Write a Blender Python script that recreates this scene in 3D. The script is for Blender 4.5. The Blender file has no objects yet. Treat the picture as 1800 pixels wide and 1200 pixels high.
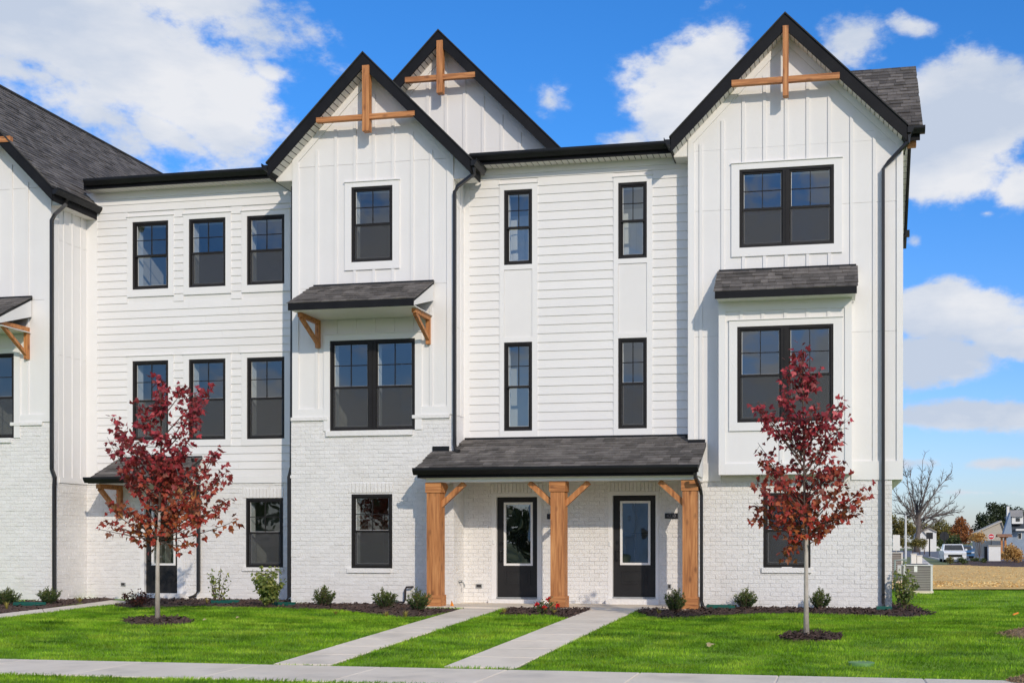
import bpy, math, random
import numpy as np
from mathutils import Vector, Matrix, noise as mnoise

RND = random.Random(11)
NPR = np.random.default_rng(5)
scene = bpy.context.scene
COL = scene.collection

# ------------------------------------------------------------------ camera
F, CX, HY = 1967.0, 1110.0, 950.0          # survey of the photograph (1800 x 1200)
TH = math.atan(360.0 / F)
CT, ST = math.cos(TH), math.sin(TH)
D, CZ = 21.5, 1.55                          # metres from the bay fronts, eye height
cam_data = bpy.data.cameras.new('camera')
cam = bpy.data.objects.new('camera', cam_data)
COL.objects.link(cam)
cam.location = (0, -D, CZ)
cam.rotation_euler = (math.pi / 2, 0, TH)
cam_data.sensor_width = 36.0
cam_data.lens = F / 1800 * 36
cam_data.shift_x = -(CX - 900) / 1800
cam_data.shift_y = (HY - 600) / 1800
cam_data.clip_start = 0.1
cam_data.clip_end = 3000
scene.camera = cam

# ------------------------------------------------------------------ light
SUN_DIR = Vector((-0.695, 1.0, -0.585)).normalized()       # the way the light travels
sun_data = bpy.data.lights.new('sun', 'SUN')
sun_data.energy = 2.5
sun_data.angle = math.radians(0.5)
sun_data.color = (1.0, 0.885, 0.725)
sun = bpy.data.objects.new('sun', sun_data)
COL.objects.link(sun)
sun.rotation_euler = SUN_DIR.to_track_quat('-Z', 'Y').to_euler()
sun.location = (20, -30, 30)
SUN_EL = math.asin(-SUN_DIR.z)
SUN_AZ = math.atan2(-SUN_DIR.x, -SUN_DIR.y)

scene.view_settings.view_transform = 'Standard'
scene.view_settings.look = 'None'
scene.view_settings.exposure = 0.0
scene.view_settings.gamma = 1.0
scene.view_settings.use_curve_mapping = False

world = bpy.data.worlds.new('World')
scene.world = world
world.use_nodes = True


def pix_dir(px, py):
    u, v = (px - CX) / F, (HY - py) / F
    return Vector((-ST + u * CT, CT + u * ST, v)).normalized()


def build_world():
    nt = world.node_tree
    nt.nodes.clear()
    N, L = nt.nodes.new, nt.links.new
    out = N('ShaderNodeOutputWorld')
    bg = N('ShaderNodeBackground')
    bg.inputs['Strength'].default_value = 0.112
    sky = N('ShaderNodeTexSky')
    sky.sky_type = 'NISHITA'
    sky.sun_disc = False
    sky.sun_elevation = SUN_EL
    sky.sun_rotation = SUN_AZ
    sky.air_density = 1.1
    sky.dust_density = 0.6
    sky.ozone_density = 2.5
    hs = N('ShaderNodeHueSaturation')
    hs.inputs['Hue'].default_value = 0.5
    hs.inputs['Saturation'].default_value = 1.10
    hs.inputs['Value'].default_value = 1.0
    tint = N('ShaderNodeMix'); tint.data_type = 'RGBA'; tint.blend_type = 'MULTIPLY'
    tint.inputs[0].default_value = 1; 
    sepz = N('ShaderNodeSeparateXYZ'); L(N('ShaderNodeTexCoord').outputs['Generated'], sepz.inputs[0])
    tr_ = N('ShaderNodeValToRGB')
    tr_.color_ramp.elements[0].position = .0; tr_.color_ramp.elements[0].color = (.93, 1.02, 1.44, 1)
    tr_.color_ramp.elements[1].position = .34; tr_.color_ramp.elements[1].color = (.72, 1.10, 1.64, 1)
    L(sepz.outputs['Z'], tr_.inputs[0]); L(tr_.outputs[0], tint.inputs[7])
    L(sky.outputs[0], tint.inputs[6]); L(tint.outputs[2], hs.inputs['Color'])
    tc = N('ShaderNodeTexCoord')

    def math_(op, a, b=None, clamp=False):
        m = N('ShaderNodeMath'); m.operation = op; m.use_clamp = clamp
        for i, v in ((0, a), (1, b)):
            if v is None: continue
            if isinstance(v, (int, float)): m.inputs[i].default_value = v
            else: L(v, m.inputs[i])
        return m.outputs[0]

    def noise(scale, detail, rough, vec=None, stretch=None, off=(0, 0, 0)):
        mp = N('ShaderNodeMapping')
        mp.inputs['Location'].default_value = off
        mp.inputs['Scale'].default_value = stretch or (1, 1, 1.7)
        L(vec or tc.outputs['Generated'], mp.inputs['Vector'])
        n = N('ShaderNodeTexNoise')
        n.inputs['Scale'].default_value = scale
        n.inputs['Detail'].default_value = detail
        n.inputs['Roughness'].default_value = rough
        L(mp.outputs[0], n.inputs['Vector'])
        return n.outputs['Fac']

    big = noise(3.2, 3, .5, off=(3.1, 1.7, .4))
    puffs = noise(9.0, 8, .58, off=(.3, .9, 5.0))
    fine = noise(26.0, 7, .62, off=(2.0, 8.0, 1.0))
    # cumulus banks: (px, py, half width, half height, tilt, weight)
    banks = [(150, 60, 340, 130, .30, 1.3), (330, 160, 210, 105, .45, 1.3), (395, 225, 105, 70, .35, 1.1), (300, 235, 120, 60, .4, .95), (60, 130, 140, 40, .2, .8), (120, -90, 420, 130, .15, 1.1),
             (470, 125, 60, 30, .1, .62),
             (1235, 125, 125, 105, -.3, 1.15), (1190, 195, 95, 80, 0, 1.0), (1490, 75, 85, 52, .1, .86), (1600, 45, 66, 24, .2, .66),
             (965, 178, 38, 42, -.9, .72),
             (1690, 215, 170, 105, .12, 1.15), (1650, 300, 140, 70, .1, 1.1), (1790, 330, 50, 60, 0, .95), (1790, 190, 70, 40, 0, .9), (190, 205, 240, 95, .35, .72), (1110, 250, 70, 45, 0, .66),
             (1700, 550, 170, 60, .12, 1.1), (1640, 640, 130, 52, .0, 1.1), (1720, 728, 190, 38, .03, 1.05), (1790, 600, 100, 40, 0, 1.0),
             (1760, 815, 280, 18, .02, .72), (1690, 865, 280, 12, .02, .58), (1610, 425, 30, 25, .5, .55), (1735, 375, 24, 12, .2, .6)]
    acc = None
    for (px, py, a, b, tilt, wgt) in banks:
        c = pix_dir(px, py)
        rgt = (pix_dir(px + 1, py) - c).normalized()
        up = (pix_dir(px, py - 1) - c).normalized()
        k = (pix_dir(px + 1, py) - c).length
        e1 = (rgt * math.cos(tilt) - up * math.sin(tilt)) / (a * k)
        e2 = (rgt * math.sin(tilt) + up * math.cos(tilt)) / (b * k)
        sub = N('ShaderNodeVectorMath'); sub.operation = 'SUBTRACT'
        L(tc.outputs['Generated'], sub.inputs[0]); sub.inputs[1].default_value = c
        comb = N('ShaderNodeCombineXYZ')
        for i, e in enumerate((e1, e2, c.cross(Vector((0, 0, 1))).normalized() * 0)):
            if i == 2: continue
            d = N('ShaderNodeVectorMath'); d.operation = 'DOT_PRODUCT'
            L(sub.outputs[0], d.inputs[0]); d.inputs[1].default_value = e
            L(d.outputs['Value'], comb.inputs[i])
        d = N('ShaderNodeVectorMath'); d.operation = 'DOT_PRODUCT'
        L(tc.outputs['Generated'], d.inputs[0]); d.inputs[1].default_value = c
        behind = math_('LESS_THAN', d.outputs['Value'], 0.2)
        L(math_('MULTIPLY', behind, 50.0), comb.inputs[2])
        ln = N('ShaderNodeVectorMath'); ln.operation = 'LENGTH'
        L(comb.outputs[0], ln.inputs[0])
        f = math_('MULTIPLY', math_('SUBTRACT', 1.0, math_('MULTIPLY', ln.outputs['Value'], .62), True), wgt)
        acc = f if acc is None else math_('MAXIMUM', acc, f)
    # cumulus added outside the view, coverage set for whiter ambient light and glass reflections
    fwd = pix_dir(900, 450)
    dd = N('ShaderNodeVectorMath'); dd.operation = 'DOT_PRODUCT'
    L(tc.outputs['Generated'], dd.inputs[0]); dd.inputs[1].default_value = fwd
    outside = math_('MULTIPLY', math_('SUBTRACT', .80, dd.outputs['Value'], False), 6.0, True)
    gen = math_('MULTIPLY', math_('MULTIPLY', math_('SUBTRACT', big, .31), 2.4, True), outside)
    acc = math_('MAXIMUM', acc, gen)
    body = math_('ADD', acc, math_('MULTIPLY', math_('SUBTRACT', puffs, .5), 1.2))
    body = math_('ADD', body, math_('MULTIPLY', math_('SUBTRACT', fine, .5), .85))
    ramp = N('ShaderNodeMapRange'); ramp.interpolation_type = 'SMOOTHERSTEP'
    ramp.inputs['From Min'].default_value = .33; ramp.inputs['From Max'].default_value = .74
    L(body, ramp.inputs['Value'])
    # cloud tone: thick parts white, folds a cool grey
    fold = noise(6.0, 6, .55, off=(7, 2, 3), stretch=(1, 1, 2.4))
    tone = N('ShaderNodeValToRGB')
    tone.color_ramp.elements[0].position = .38; tone.color_ramp.elements[0].color = (.62, .70, .84, 1)
    tone.color_ramp.elements[1].position = .60; tone.color_ramp.elements[1].color = (.93, .94, .97, 1)
    L(fold, tone.inputs[0])
    gain = N('ShaderNodeMix'); gain.data_type = 'RGBA'; gain.blend_type = 'MULTIPLY'
    gain.inputs[0].default_value = 1
    L(tone.outputs[0], gain.inputs[6]); gain.inputs[7].default_value = (8.1, 8.1, 8.1, 1)
    mix = N('ShaderNodeMix'); mix.data_type = 'RGBA'
    L(math_('MULTIPLY', ramp.outputs[0], .97), mix.inputs[0])
    L(hs.outputs[0], mix.inputs[6]); L(gain.outputs[2], mix.inputs[7])
    L(mix.outputs[2], bg.inputs['Color'])
    L(bg.outputs[0], out.inputs['Surface'])


build_world()

# ------------------------------------------------------------------ survey helpers
def sx(px, Y):
    u = (px - CX) / F
    return (Y + D) * (u * CT - ST) / (CT + u * ST)


def sz(px, py, Y):
    u = (px - CX) / F
    return CZ + (HY - py) / F * (Y + D) / (CT + u * ST)


Y_WALK, Y_TOP, Z_TOP = -8.7, -5.4, 0.24


def zg(Y):
    t = min(1.0, max(0.0, (Y - Y_WALK) / (Y_TOP - Y_WALK)))
    k = min(1.0, max(0.0, (Y - 12.0) / 26.0))
    return Z_TOP * t * t * (3 - 2 * t) - .75 * k * k * (3 - 2 * k)


def G(px, py):
    """ground point seen at a pixel"""
    lo, hi = 3.0, 900.0
    u = (px - CX) / F
    for _ in range(60):
        m = (lo + hi) / 2
        z = CZ + (HY - py) / F * m / (CT + u * ST)
        if z > zg(m - D): lo = m
        else: hi = m
    Y = lo - D
    return Vector((sx(px, Y), Y, zg(Y)))


def pix_scale(px, Y):
    u = (px - CX) / F
    return F * (CT + u * ST) / (Y + D)

# ------------------------------------------------------------------ materials
def new_mat(name):
    m = bpy.data.materials.new(name)
    m.use_nodes = True
    nt = m.node_tree
    b = nt.nodes['Principled BSDF']
    return m, nt, b


def pmat(name, cols, rough=.6, scale=4.0, stretch=(1, 1, 1), detail=5, piece=0.0, bump=0.0, bscale=40.0, bstretch=None, spec=.4, metallic=0, dirt=None, trans=0):
    """cols = two colours mixed by noise; piece = how much each separate piece varies in value"""
    m, nt, b = new_mat(name)
    N, L = nt.nodes.new, nt.links.new
    geo = N('ShaderNodeNewGeometry')
    mp = N('ShaderNodeMapping'); mp.inputs['Scale'].default_value = stretch
    L(geo.outputs['Position'], mp.inputs['Vector'])
    n = N('ShaderNodeTexNoise'); n.inputs['Scale'].default_value = scale; n.inputs['Detail'].default_value = detail
    n.inputs['Roughness'].default_value = .6
    L(mp.outputs[0], n.inputs['Vector'])
    r = N('ShaderNodeValToRGB')
    r.color_ramp.elements[0].position = .32; r.color_ramp.elements[1].position = .68
    r.color_ramp.elements[0].color = (*cols[0], 1); r.color_ramp.elements[1].color = (*cols[1], 1)
    L(n.outputs['Fac'], r.inputs[0])
    col = r.outputs[0]
    if piece:
        oi = N('ShaderNodeObjectInfo')
        ad = N('ShaderNodeMath'); ad.operation = 'ADD'
        L(oi.outputs['Random'], ad.inputs[0]); L(geo.outputs['Random Per Island'], ad.inputs[1])
        fr = N('ShaderNodeMath'); fr.operation = 'FRACT'; L(ad.outputs[0], fr.inputs[0])
        mr = N('ShaderNodeMapRange'); mr.inputs['To Min'].default_value = 1 - piece; mr.inputs['To Max'].default_value = 1 + piece
        L(fr.outputs[0], mr.inputs['Value'])
        mx = N('ShaderNodeMix'); mx.data_type = 'RGBA'; mx.blend_type = 'MULTIPLY'; mx.inputs[0].default_value = 1
        L(col, mx.inputs[6]); L(mr.outputs[0], mx.inputs[7]); col = mx.outputs[2]
    if dirt:
        dn = N('ShaderNodeTexNoise'); dn.inputs['Scale'].default_value = dirt[1]; dn.inputs['Detail'].default_value = 8
        L(geo.outputs['Position'], dn.inputs['Vector'])
        dr = N('ShaderNodeMapRange'); dr.inputs['From Min'].default_value = .52; dr.inputs['From Max'].default_value = .75
        dr.inputs['To Max'].default_value = dirt[2]
        L(dn.outputs['Fac'], dr.inputs['Value'])
        mx = N('ShaderNodeMix'); mx.data_type = 'RGBA'
        L(dr.outputs[0], mx.inputs[0]); L(col, mx.inputs[6]); mx.inputs[7].default_value = (*dirt[0], 1); col = mx.outputs[2]
    L(col, b.inputs['Base Color'])
    b.inputs['Roughness'].default_value = rough
    b.inputs['Specular IOR Level'].default_value = spec
    b.inputs['Metallic'].default_value = metallic
    if bump:
        mp2 = N('ShaderNodeMapping'); mp2.inputs['Scale'].default_value = bstretch or stretch
        L(geo.outputs['Position'], mp2.inputs['Vector'])
        n2 = N('ShaderNodeTexNoise'); n2.inputs['Scale'].default_value = bscale; n2.inputs['Detail'].default_value = 4
        L(mp2.outputs[0], n2.inputs['Vector'])
        bp = N('ShaderNodeBump'); bp.inputs['Strength'].default_value = bump; bp.inputs['Distance'].default_value = .02
        L(n2.outputs['Fac'], bp.inputs['Height']); L(bp.outputs[0], b.inputs['Normal'])
    if trans:
        tl = N('ShaderNodeBsdfTranslucent'); L(col, tl.inputs['Color'])
        ms = N('ShaderNodeMixShader'); ms.inputs[0].default_value = trans
        L(b.outputs[0], ms.inputs[1]); L(tl.outputs[0], ms.inputs[2])
        L(ms.outputs[0], nt.nodes['Material Output'].inputs['Surface'])
    return m


def wood_mat(name, axis):
    m, nt, b = new_mat(name)
    N, L = nt.nodes.new, nt.links.new
    geo = N('ShaderNodeNewGeometry')
    mp = N('ShaderNodeMapping')
    sc = [26.0, 26.0, 26.0]; sc[axis] = 1.6
    mp.inputs['Scale'].default_value = sc
    L(geo.outputs['Position'], mp.inputs['Vector'])
    n = N('ShaderNodeTexNoise'); n.inputs['Scale'].default_value = 1.0; n.inputs['Detail'].default_value = 6; n.inputs['Distortion'].default_value = .6
    L(mp.outputs[0], n.inputs['Vector'])
    r = N('ShaderNodeValToRGB')
    e = r.color_ramp.elements
    e[0].position, e[0].color = .28, (.27, .095, .028, 1)
    e[1].position, e[1].color = .72, (.66, .305, .110, 1)
    k = e.new(.5); k.color = (.49, .195, .062, 1)
    L(n.outputs['Fac'], r.inputs[0])
    # knots
    mp2 = N('ShaderNodeMapping'); s2 = [7.0, 7.0, 7.0]; s2[axis] = 3.2
    mp2.inputs['Scale'].default_value = s2
    L(geo.outputs['Position'], mp2.inputs['Vector'])
    vo = N('ShaderNodeTexVoronoi'); vo.inputs['Scale'].default_value = 1.0
    L(mp2.outputs[0], vo.inputs['Vector'])
    kr = N('ShaderNodeMapRange'); kr.inputs['From Min'].default_value = .07; kr.inputs['From Max'].default_value = .27
    kr.inputs['To Min'].default_value = .75; kr.inputs['To Max'].default_value = 0
    L(vo.outputs['Distance'], kr.inputs['Value'])
    mx = N('ShaderNodeMix'); mx.data_type = 'RGBA'
    L(kr.outputs[0], mx.inputs[0]); L(r.outputs[0], mx.inputs[6]); mx.inputs[7].default_value = (.17, .06, .02, 1)
    L(mx.outputs[2], b.inputs['Base Color'])
    b.inputs['Roughness'].default_value = .62
    bp = N('ShaderNodeBump'); bp.inputs['Strength'].default_value = .3; bp.inputs['Distance'].default_value = .01
    L(n.outputs['Fac'], bp.inputs['Height']); L(bp.outputs[0], b.inputs['Normal'])
    return m


def glass_mat(name, ior, tint, wobble, wscale, fac_mul=1.0):
    m, nt, b = new_mat(name)
    N, L = nt.nodes.new, nt.links.new
    nt.nodes.remove(b)
    geo = N('ShaderNodeNewGeometry')
    n = N('ShaderNodeTexNoise'); n.inputs['Scale'].default_value = wscale; n.inputs['Detail'].default_value = 1
    L(geo.outputs['Position'], n.inputs['Vector'])
    bp = N('ShaderNodeBump'); bp.inputs['Strength'].default_value = wobble; bp.inputs['Distance'].default_value = .05
    L(n.outputs['Fac'], bp.inputs['Height'])
    lw = N('ShaderNodeLayerWeight'); lw.inputs['Blend'].default_value = .5
    f0 = ((ior - 1) / (ior + 1)) ** 2
    pw = N('ShaderNodeMath'); pw.operation = 'POWER'; pw.inputs[1].default_value = 5
    L(lw.outputs['Facing'], pw.inputs[0])
    fr = N('ShaderNodeMath'); fr.operation = 'MULTIPLY_ADD'; fr.inputs[1].default_value = 1 - f0; fr.inputs[2].default_value = f0
    L(pw.outputs[0], fr.inputs[0])
    tr = N('ShaderNodeBsdfTransparent'); tr.inputs['Color'].default_value = (*tint, 1)
    gl = N('ShaderNodeBsdfGlossy'); gl.inputs['Roughness'].default_value = .012
    gl.inputs['Color'].default_value = (.93, .97, 1, 1)
    L(bp.outputs[0], gl.inputs['Normal'])
    ms = N('ShaderNodeMixShader')
    L(fr.outputs[0], ms.inputs[0]); L(tr.outputs[0], ms.inputs[1]); L(gl.outputs[0], ms.inputs[2])
    L(ms.outputs[0], nt.nodes['Material Output'].inputs['Surface'])
    return m


def screen_mat():
    m, nt, b = new_mat('insect_screen')
    N, L = nt.nodes.new, nt.links.new
    b.inputs['Base Color'].default_value = (.062, .062, .064, 1)
    b.inputs['Roughness'].default_value = .7
    tr = N('ShaderNodeBsdfTransparent')
    ms = N('ShaderNodeMixShader'); ms.inputs[0].default_value = .60
    L(tr.outputs[0], ms.inputs[1]); L(b.outputs[0], ms.inputs[2])
    L(ms.outputs[0], nt.nodes['Material Output'].inputs['Surface'])
    return m


W_ = (.80, .79, .775)
M = {}
M['white'] = pmat('white_fibre_cement', ((.79, .768, .748), (.82, .798, .778)), .62, 1.3, piece=.012, bump=.10, bscale=60, bstretch=(2.5, 2.5, .5))
M['siding'] = pmat('white_lap_siding', ((.79, .768, .746), (.82, .798, .776)), .6, 1.1, piece=.018, bump=.10, bscale=60, bstretch=(.4, 1, 3))
M['trim'] = pmat('white_trim', ((.81, .79, .77), (.83, .81, .79)), .55, 2.0, bump=.04, bscale=40)
M['brick'] = pmat('white_painted_brick', ((.775, .752, .73), (.83, .808, .785)), .75, 9.0, piece=.03, bump=.55, bscale=34, dirt=((.55, .49, .42), 1.3, .18))
M['mortar'] = pmat('white_painted_mortar', ((.77, .75, .742), (.82, .80, .79)), .85, 12, bump=.4, bscale=80)
M['soffit'] = pmat('vinyl_soffit', ((.71, .67, .62), (.75, .71, .66)), .55, 3)
M['black'] = pmat('black_metal', ((.008, .008, .009), (.012, .012, .013)), .4, 3, spec=.3)
M['rake'] = pmat('black_painted_rake', ((.009, .009, .011), (.014, .014, .016)), .6, 3, spec=.16)
M['frame'] = pmat('black_vinyl_frame', ((.015, .013, .013), (.021, .019, .018)), .5, 5, spec=.25)
M['door'] = pmat('black_door_paint', ((.017, .016, .016), (.022, .021, .021)), .5, 3, spec=.3)
M['bronze'] = pmat('dark_downspout', ((.016, .015, .016), (.024, .022, .022)), .35, 3, spec=.5)
M['shingle'] = pmat('asphalt_shingle', ((.098, .087, .079), (.165, .148, .134)), .92, 5, piece=.38, bump=.5, bscale=160)
M['under'] = pmat('roof_underlay', ((.035, .034, .034), (.05, .05, .05)), .95, 6)
M['wood_z'] = wood_mat('cedar_vertical', 2)
M['wood_x'] = wood_mat('cedar_horizontal', 0)
M['concrete'] = pmat('concrete', ((.75, .650, .52), (.84, .740, .605)), .85, 1.4, piece=.03, bump=.25, bscale=90, dirt=((.46, .41, .34), 1.6, .5))
M['glass'] = glass_mat('window_glass', 2.25, (.78, .82, .82), .06, 1.6)
M['doorglass'] = glass_mat('door_glass', 2.8, (.60, .62, .62), .20, 1.5)
M['screen'] = screen_mat()
M['room'] = pmat('interior_drywall', ((.56, .56, .54), (.60, .60, .58)), .8, 1)
M['jamb'] = pmat('interior_jamb', ((.78, .78, .77), (.8, .8, .79)), .6, 1)
M['indoor'] = pmat('interior_door_paint', ((.8, .8, .79), (.82, .82, .81)), .5, 1)
M['steel'] = pmat('galvanised_grey', ((.30, .31, .31), (.38, .39, .39)), .5, 8, spec=.5)
M['dkpipe'] = pmat('dark_pipe', ((.03, .026, .028), (.05, .045, .045)), .5, 8)
M['greenplastic'] = pmat('green_plastic', ((.008, .085, .065), (.012, .12, .09)), .5, 5)
M['mulch'] = pmat('brown_mulch', ((.045, .026, .020), (.11, .066, .048)), .95, 24, piece=.5, bump=.8, bscale=60)
M['acpost'] = pmat('light_grey_metal', ((.62, .62, .61), (.68, .68, .67)), .45, 3)
M['plaque'] = pmat('black_plaque', ((.008, .008, .012), (.012, .012, .016)), .4, 5)
M['digit'] = pmat('grey_digits', ((.16, .17, .19), (.2, .2, .22)), .5, 5)

# ------------------------------------------------------------------ mesh tools
WL = {}          # world location of every parent


class MB:
    def __init__(s):
        s.v, s.f = [], []

    def quadbox(s, p):
        b = len(s.v); s.v += [tuple(q) for q in p]
        for f in ((0, 3, 2, 1), (4, 5, 6, 7), (0, 1, 5, 4), (1, 2, 6, 5), (2, 3, 7, 6), (3, 0, 4, 7)):
            s.f.append(tuple(b + i for i in f))

    def box(s, x0, x1, y0, y1, z0, z1):
        s.quadbox([(x0, y0, z0), (x1, y0, z0), (x1, y1, z0), (x0, y1, z0), (x0, y0, z1), (x1, y0, z1), (x1, y1, z1), (x0, y1, z1)])
        return s

    def obox(s, o, a, b, c):
        o, a, b, c = Vector(o), Vector(a), Vector(b), Vector(c)
        s.quadbox([o, o + a, o + a + b, o + b, o + c, o + a + c, o + a + b + c, o + b + c])
        return s

    def prism(s, poly, ext):
        b = len(s.v); n = len(poly); ext = Vector(ext)
        s.v += [tuple(Vector(p)) for p in poly] + [tuple(Vector(p) + ext) for p in poly]
        s.f.append(tuple(range(b + n - 1, b - 1, -1)))
        s.f.append(tuple(range(b + n, b + 2 * n)))
        for i in range(n):
            j = (i + 1) % n
            s.f.append((b + i, b + j, b + n + j, b + n + i))
        return s

    def face(s, pts):
        b = len(s.v); s.v += [tuple(p) for p in pts]; s.f.append(tuple(range(b, b + len(pts))))
        return s

    def beam(s, p, q, w, h, side=None):
        """rectangular bar from p to q; w across (side vector), h in the other direction"""
        p, q = Vector(p), Vector(q); d = (q - p).normalized()
        sd = Vector(side) if side else (d.cross(Vector((0, 0, 1))).normalized() if abs(d.z) < .99 else Vector((1, 0, 0)))
        sd = (sd - d * sd.dot(d)).normalized(); up = sd.cross(d)
        o = p - sd * w / 2 - up * h / 2
        return s.obox(o, sd * w, q - p, up * h)

    def tube(s, pts, r, n=8, cap=True, ell=None):
        pts = [Vector(p) for p in pts]
        b0 = len(s.v)
        rr = r if isinstance(r, (list, tuple)) else [r] * len(pts)
        for i, p in enumerate(pts):
            d = (pts[min(i + 1, len(pts) - 1)] - pts[max(i - 1, 0)])
            d = d.normalized() if d.length > 1e-9 else Vector((0, 0, 1))
            a = d.cross(Vector((0, 0, 1)) if abs(d.z) < .9 else Vector((0, 1, 0))).normalized(); bb = d.cross(a)
            for k in range(n):
                t = 2 * math.pi * k / n + math.pi / n
                s.v.append(tuple(p + (a * math.cos(t) + bb * math.sin(t)) * rr[i]))
        for i in range(len(pts) - 1):
            for k in range(n):
                k2 = (k + 1) % n
                s.f.append((b0 + i * n + k, b0 + i * n + k2, b0 + (i + 1) * n + k2, b0 + (i + 1) * n + k))
        if cap:
            s.f.append(tuple(b0 + k for k in range(n - 1, -1, -1)))
            s.f.append(tuple(b0 + (len(pts) - 1) * n + k for k in range(n)))
        return s

    def build(s, name, m, parent=None, kind=None, smooth=False, label=None):
        v = np.array(s.v, dtype=np.float64).reshape(-1, 3)
        o = Vector((v.min(0) + v.max(0)) / 2)
        me = bpy.data.meshes.new(name)
        me.from_pydata((v - np.array(o)).tolist(), [], s.f)
        if smooth:
            me.polygons.foreach_set('use_smooth', [True] * len(me.polygons))
        if m: me.materials.append(m if not isinstance(m, str) else M[m])
        return link(name, me, parent, o, kind, label)


def link(name, data, parent, loc, kind=None, label=None):
    ob = bpy.data.objects.new(name, data)
    COL.objects.link(ob)
    loc = Vector(loc)
    ob.location = loc - (WL[parent.name] if parent else Vector())
    if parent: ob.parent = parent
    WL[ob.name] = loc
    if kind: ob['kind'] = kind
    if label: ob['label'] = label
    return ob


def thing(name, label, cat, loc, group=None):
    o = link(name, None, None, loc)
    o.empty_display_size = .2
    return tag(o, label, cat, group)


def tag(o, label, cat, group=None):
    o['label'] = label; o['category'] = cat
    if group: o['group'] = group
    return o


_unit = {}


def unit_mesh(kind, m):
    key = (kind, m)
    if key in _unit: return _unit[key]
    me = bpy.data.meshes.new(kind)
    if kind == 'cube':
        b = MB().box(0, 1, 0, 1, 0, 1); V, Fc = b.v, b.f
    elif kind == 'brick':         # face in xz plane, y is outwards; chamfered edges
        c, e = .018, .06
        V = [(0, 0, 0), (1, 0, 0), (1, 0, 1), (0, 0, 1), (c, 1, e), (1 - c, 1, e), (1 - c, 1, 1 - e), (c, 1, 1 - e), (0, .75, 0), (1, .75, 0), (1, .75, 1), (0, .75, 1)]
        Fc = [(4, 7, 6, 5), (0, 8, 9, 1), (1, 9, 10, 2), (2, 10, 11, 3), (3, 11, 8, 0), (8, 4, 5, 9), (9, 5, 6, 10), (10, 6, 7, 11), (11, 7, 4, 8)]
    elif kind == 'plank':         # lap siding: thick at the bottom
        V = [(0, -.023, 0), (1, -.023, 0), (1, 0, 0), (0, 0, 0), (0, -.006, 1), (1, -.006, 1), (1, 0, 1), (0, 0, 1)]
        Fc = MB().box(0, 1, 0, 1, 0, 1).f
    elif kind == 'shingle':       # x along, y up the slope, z out
        V = [(0, 0, 0), (1, 0, 0), (1, 1, 0), (0, 1, 0), (0, 0, .016), (1, 0, .016), (1, 1, .004), (0, 1, .004)]
        Fc = MB().box(0, 1, 0, 1, 0, 1).f
    me.from_pydata(V, [], Fc)
    me.materials.append(M[m])
    _unit[key] = (me, V, Fc)
    return _unit[key]


def place(name, kind, m, parent, mat4, label=None):
    me = unit_mesh(kind, m)[0]
    ob = bpy.data.objects.new(name, me)
    COL.objects.link(ob)
    mm = mat4.copy(); mm.translation = mm.translation - WL[parent.name]
    ob.parent = parent
    ob.matrix_basis = mm
    if label: ob['label'] = label
    return ob


def piece(name, m, parent, x0, x1, y0, y1, z0, z1, label=None):
    return place(name, 'cube', m, parent, Matrix(((x1 - x0, 0, 0, x0), (0, y1 - y0, 0, y0), (0, 0, z1 - z0, z0), (0, 0, 0, 1))), label)


def frame4(o, a, b, c):
    return Matrix(((a[0], b[0], c[0], o[0]), (a[1], b[1], c[1], o[1]), (a[2], b[2], c[2], o[2]), (0, 0, 0, 1)))


def joined(name, kind, m, parent, mats, obkind='stuff'):
    """many unit pieces as one object"""
    if not mats: return None
    _, V, Fc = unit_mesh(kind, m)
    V = np.c_[np.array(V), np.ones(len(V))]
    A = np.array([[list(r) for r in q] for q in mats])
    P = np.einsum('nij,kj->nki', A, V)[:, :, :3].reshape(-1, 3)
    nf = len(Fc); k = len(V)
    faces = []
    for i in range(len(mats)):
        faces += [tuple(j + i * k for j in f) for f in Fc]
    o = P.mean(0)
    me = bpy.data.meshes.new(name)
    me.from_pydata((P - o).tolist(), [], faces)
    me.materials.append(M[m])
    return link(name, me, parent, Vector(o), obkind)


def minus(a, b, holes):
    segs = [(a, b)]
    for h0, h1 in holes:
        nx = []
        for s0, s1 in segs:
            if h1 <= s0 or h0 >= s1: nx.append((s0, s1)); continue
            if h0 > s0: nx.append((s0, h0))
            if h1 < s1: nx.append((h1, s1))
        segs = nx
    return [(p, q) for p, q in segs if q - p > .004]


def wall_cells(u0, u1, v0, v1, holes):
    us = sorted({u0, u1, *[min(max(h[i], u0), u1) for h in holes for i in (0, 1)]})
    out = []
    for a, b in zip(us, us[1:]):
        if b - a < 1e-4: continue
        mid = (a + b) / 2
        for p, q in minus(v0, v1, [(h[2], h[3]) for h in holes if h[0] < mid < h[1]]):
            out.append((a, b, p, q))
    return out


def wall_front(name, m, parent, x0, x1, z0, z1, Y, thick, holes=()):
    b = MB()
    for a, c, p, q in wall_cells(x0, x1, z0, z1, holes): b.box(a, c, Y, Y + thick, p, q)
    return b.build(name, m, parent)


def wall_side(name, m, parent, X, thick, y0, y1, z0, z1):
    return MB().box(min(X, X + thick), max(X, X + thick), y0, y1, z0, z1).build(name, m, parent)

# ================================================================== the townhouse row
YM, YC, YL, YR = 0.0, 0.64, 1.15, 0.25
TOWN = thing('townhouse_building', 'white three storey townhouse row with black gables, cedar brackets and painted brick base', 'building', (0, 0, Z_TOP))
BR_L, BR_H = 0.2127, 0.0813
brick_rest, brick_list = [], []


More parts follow.
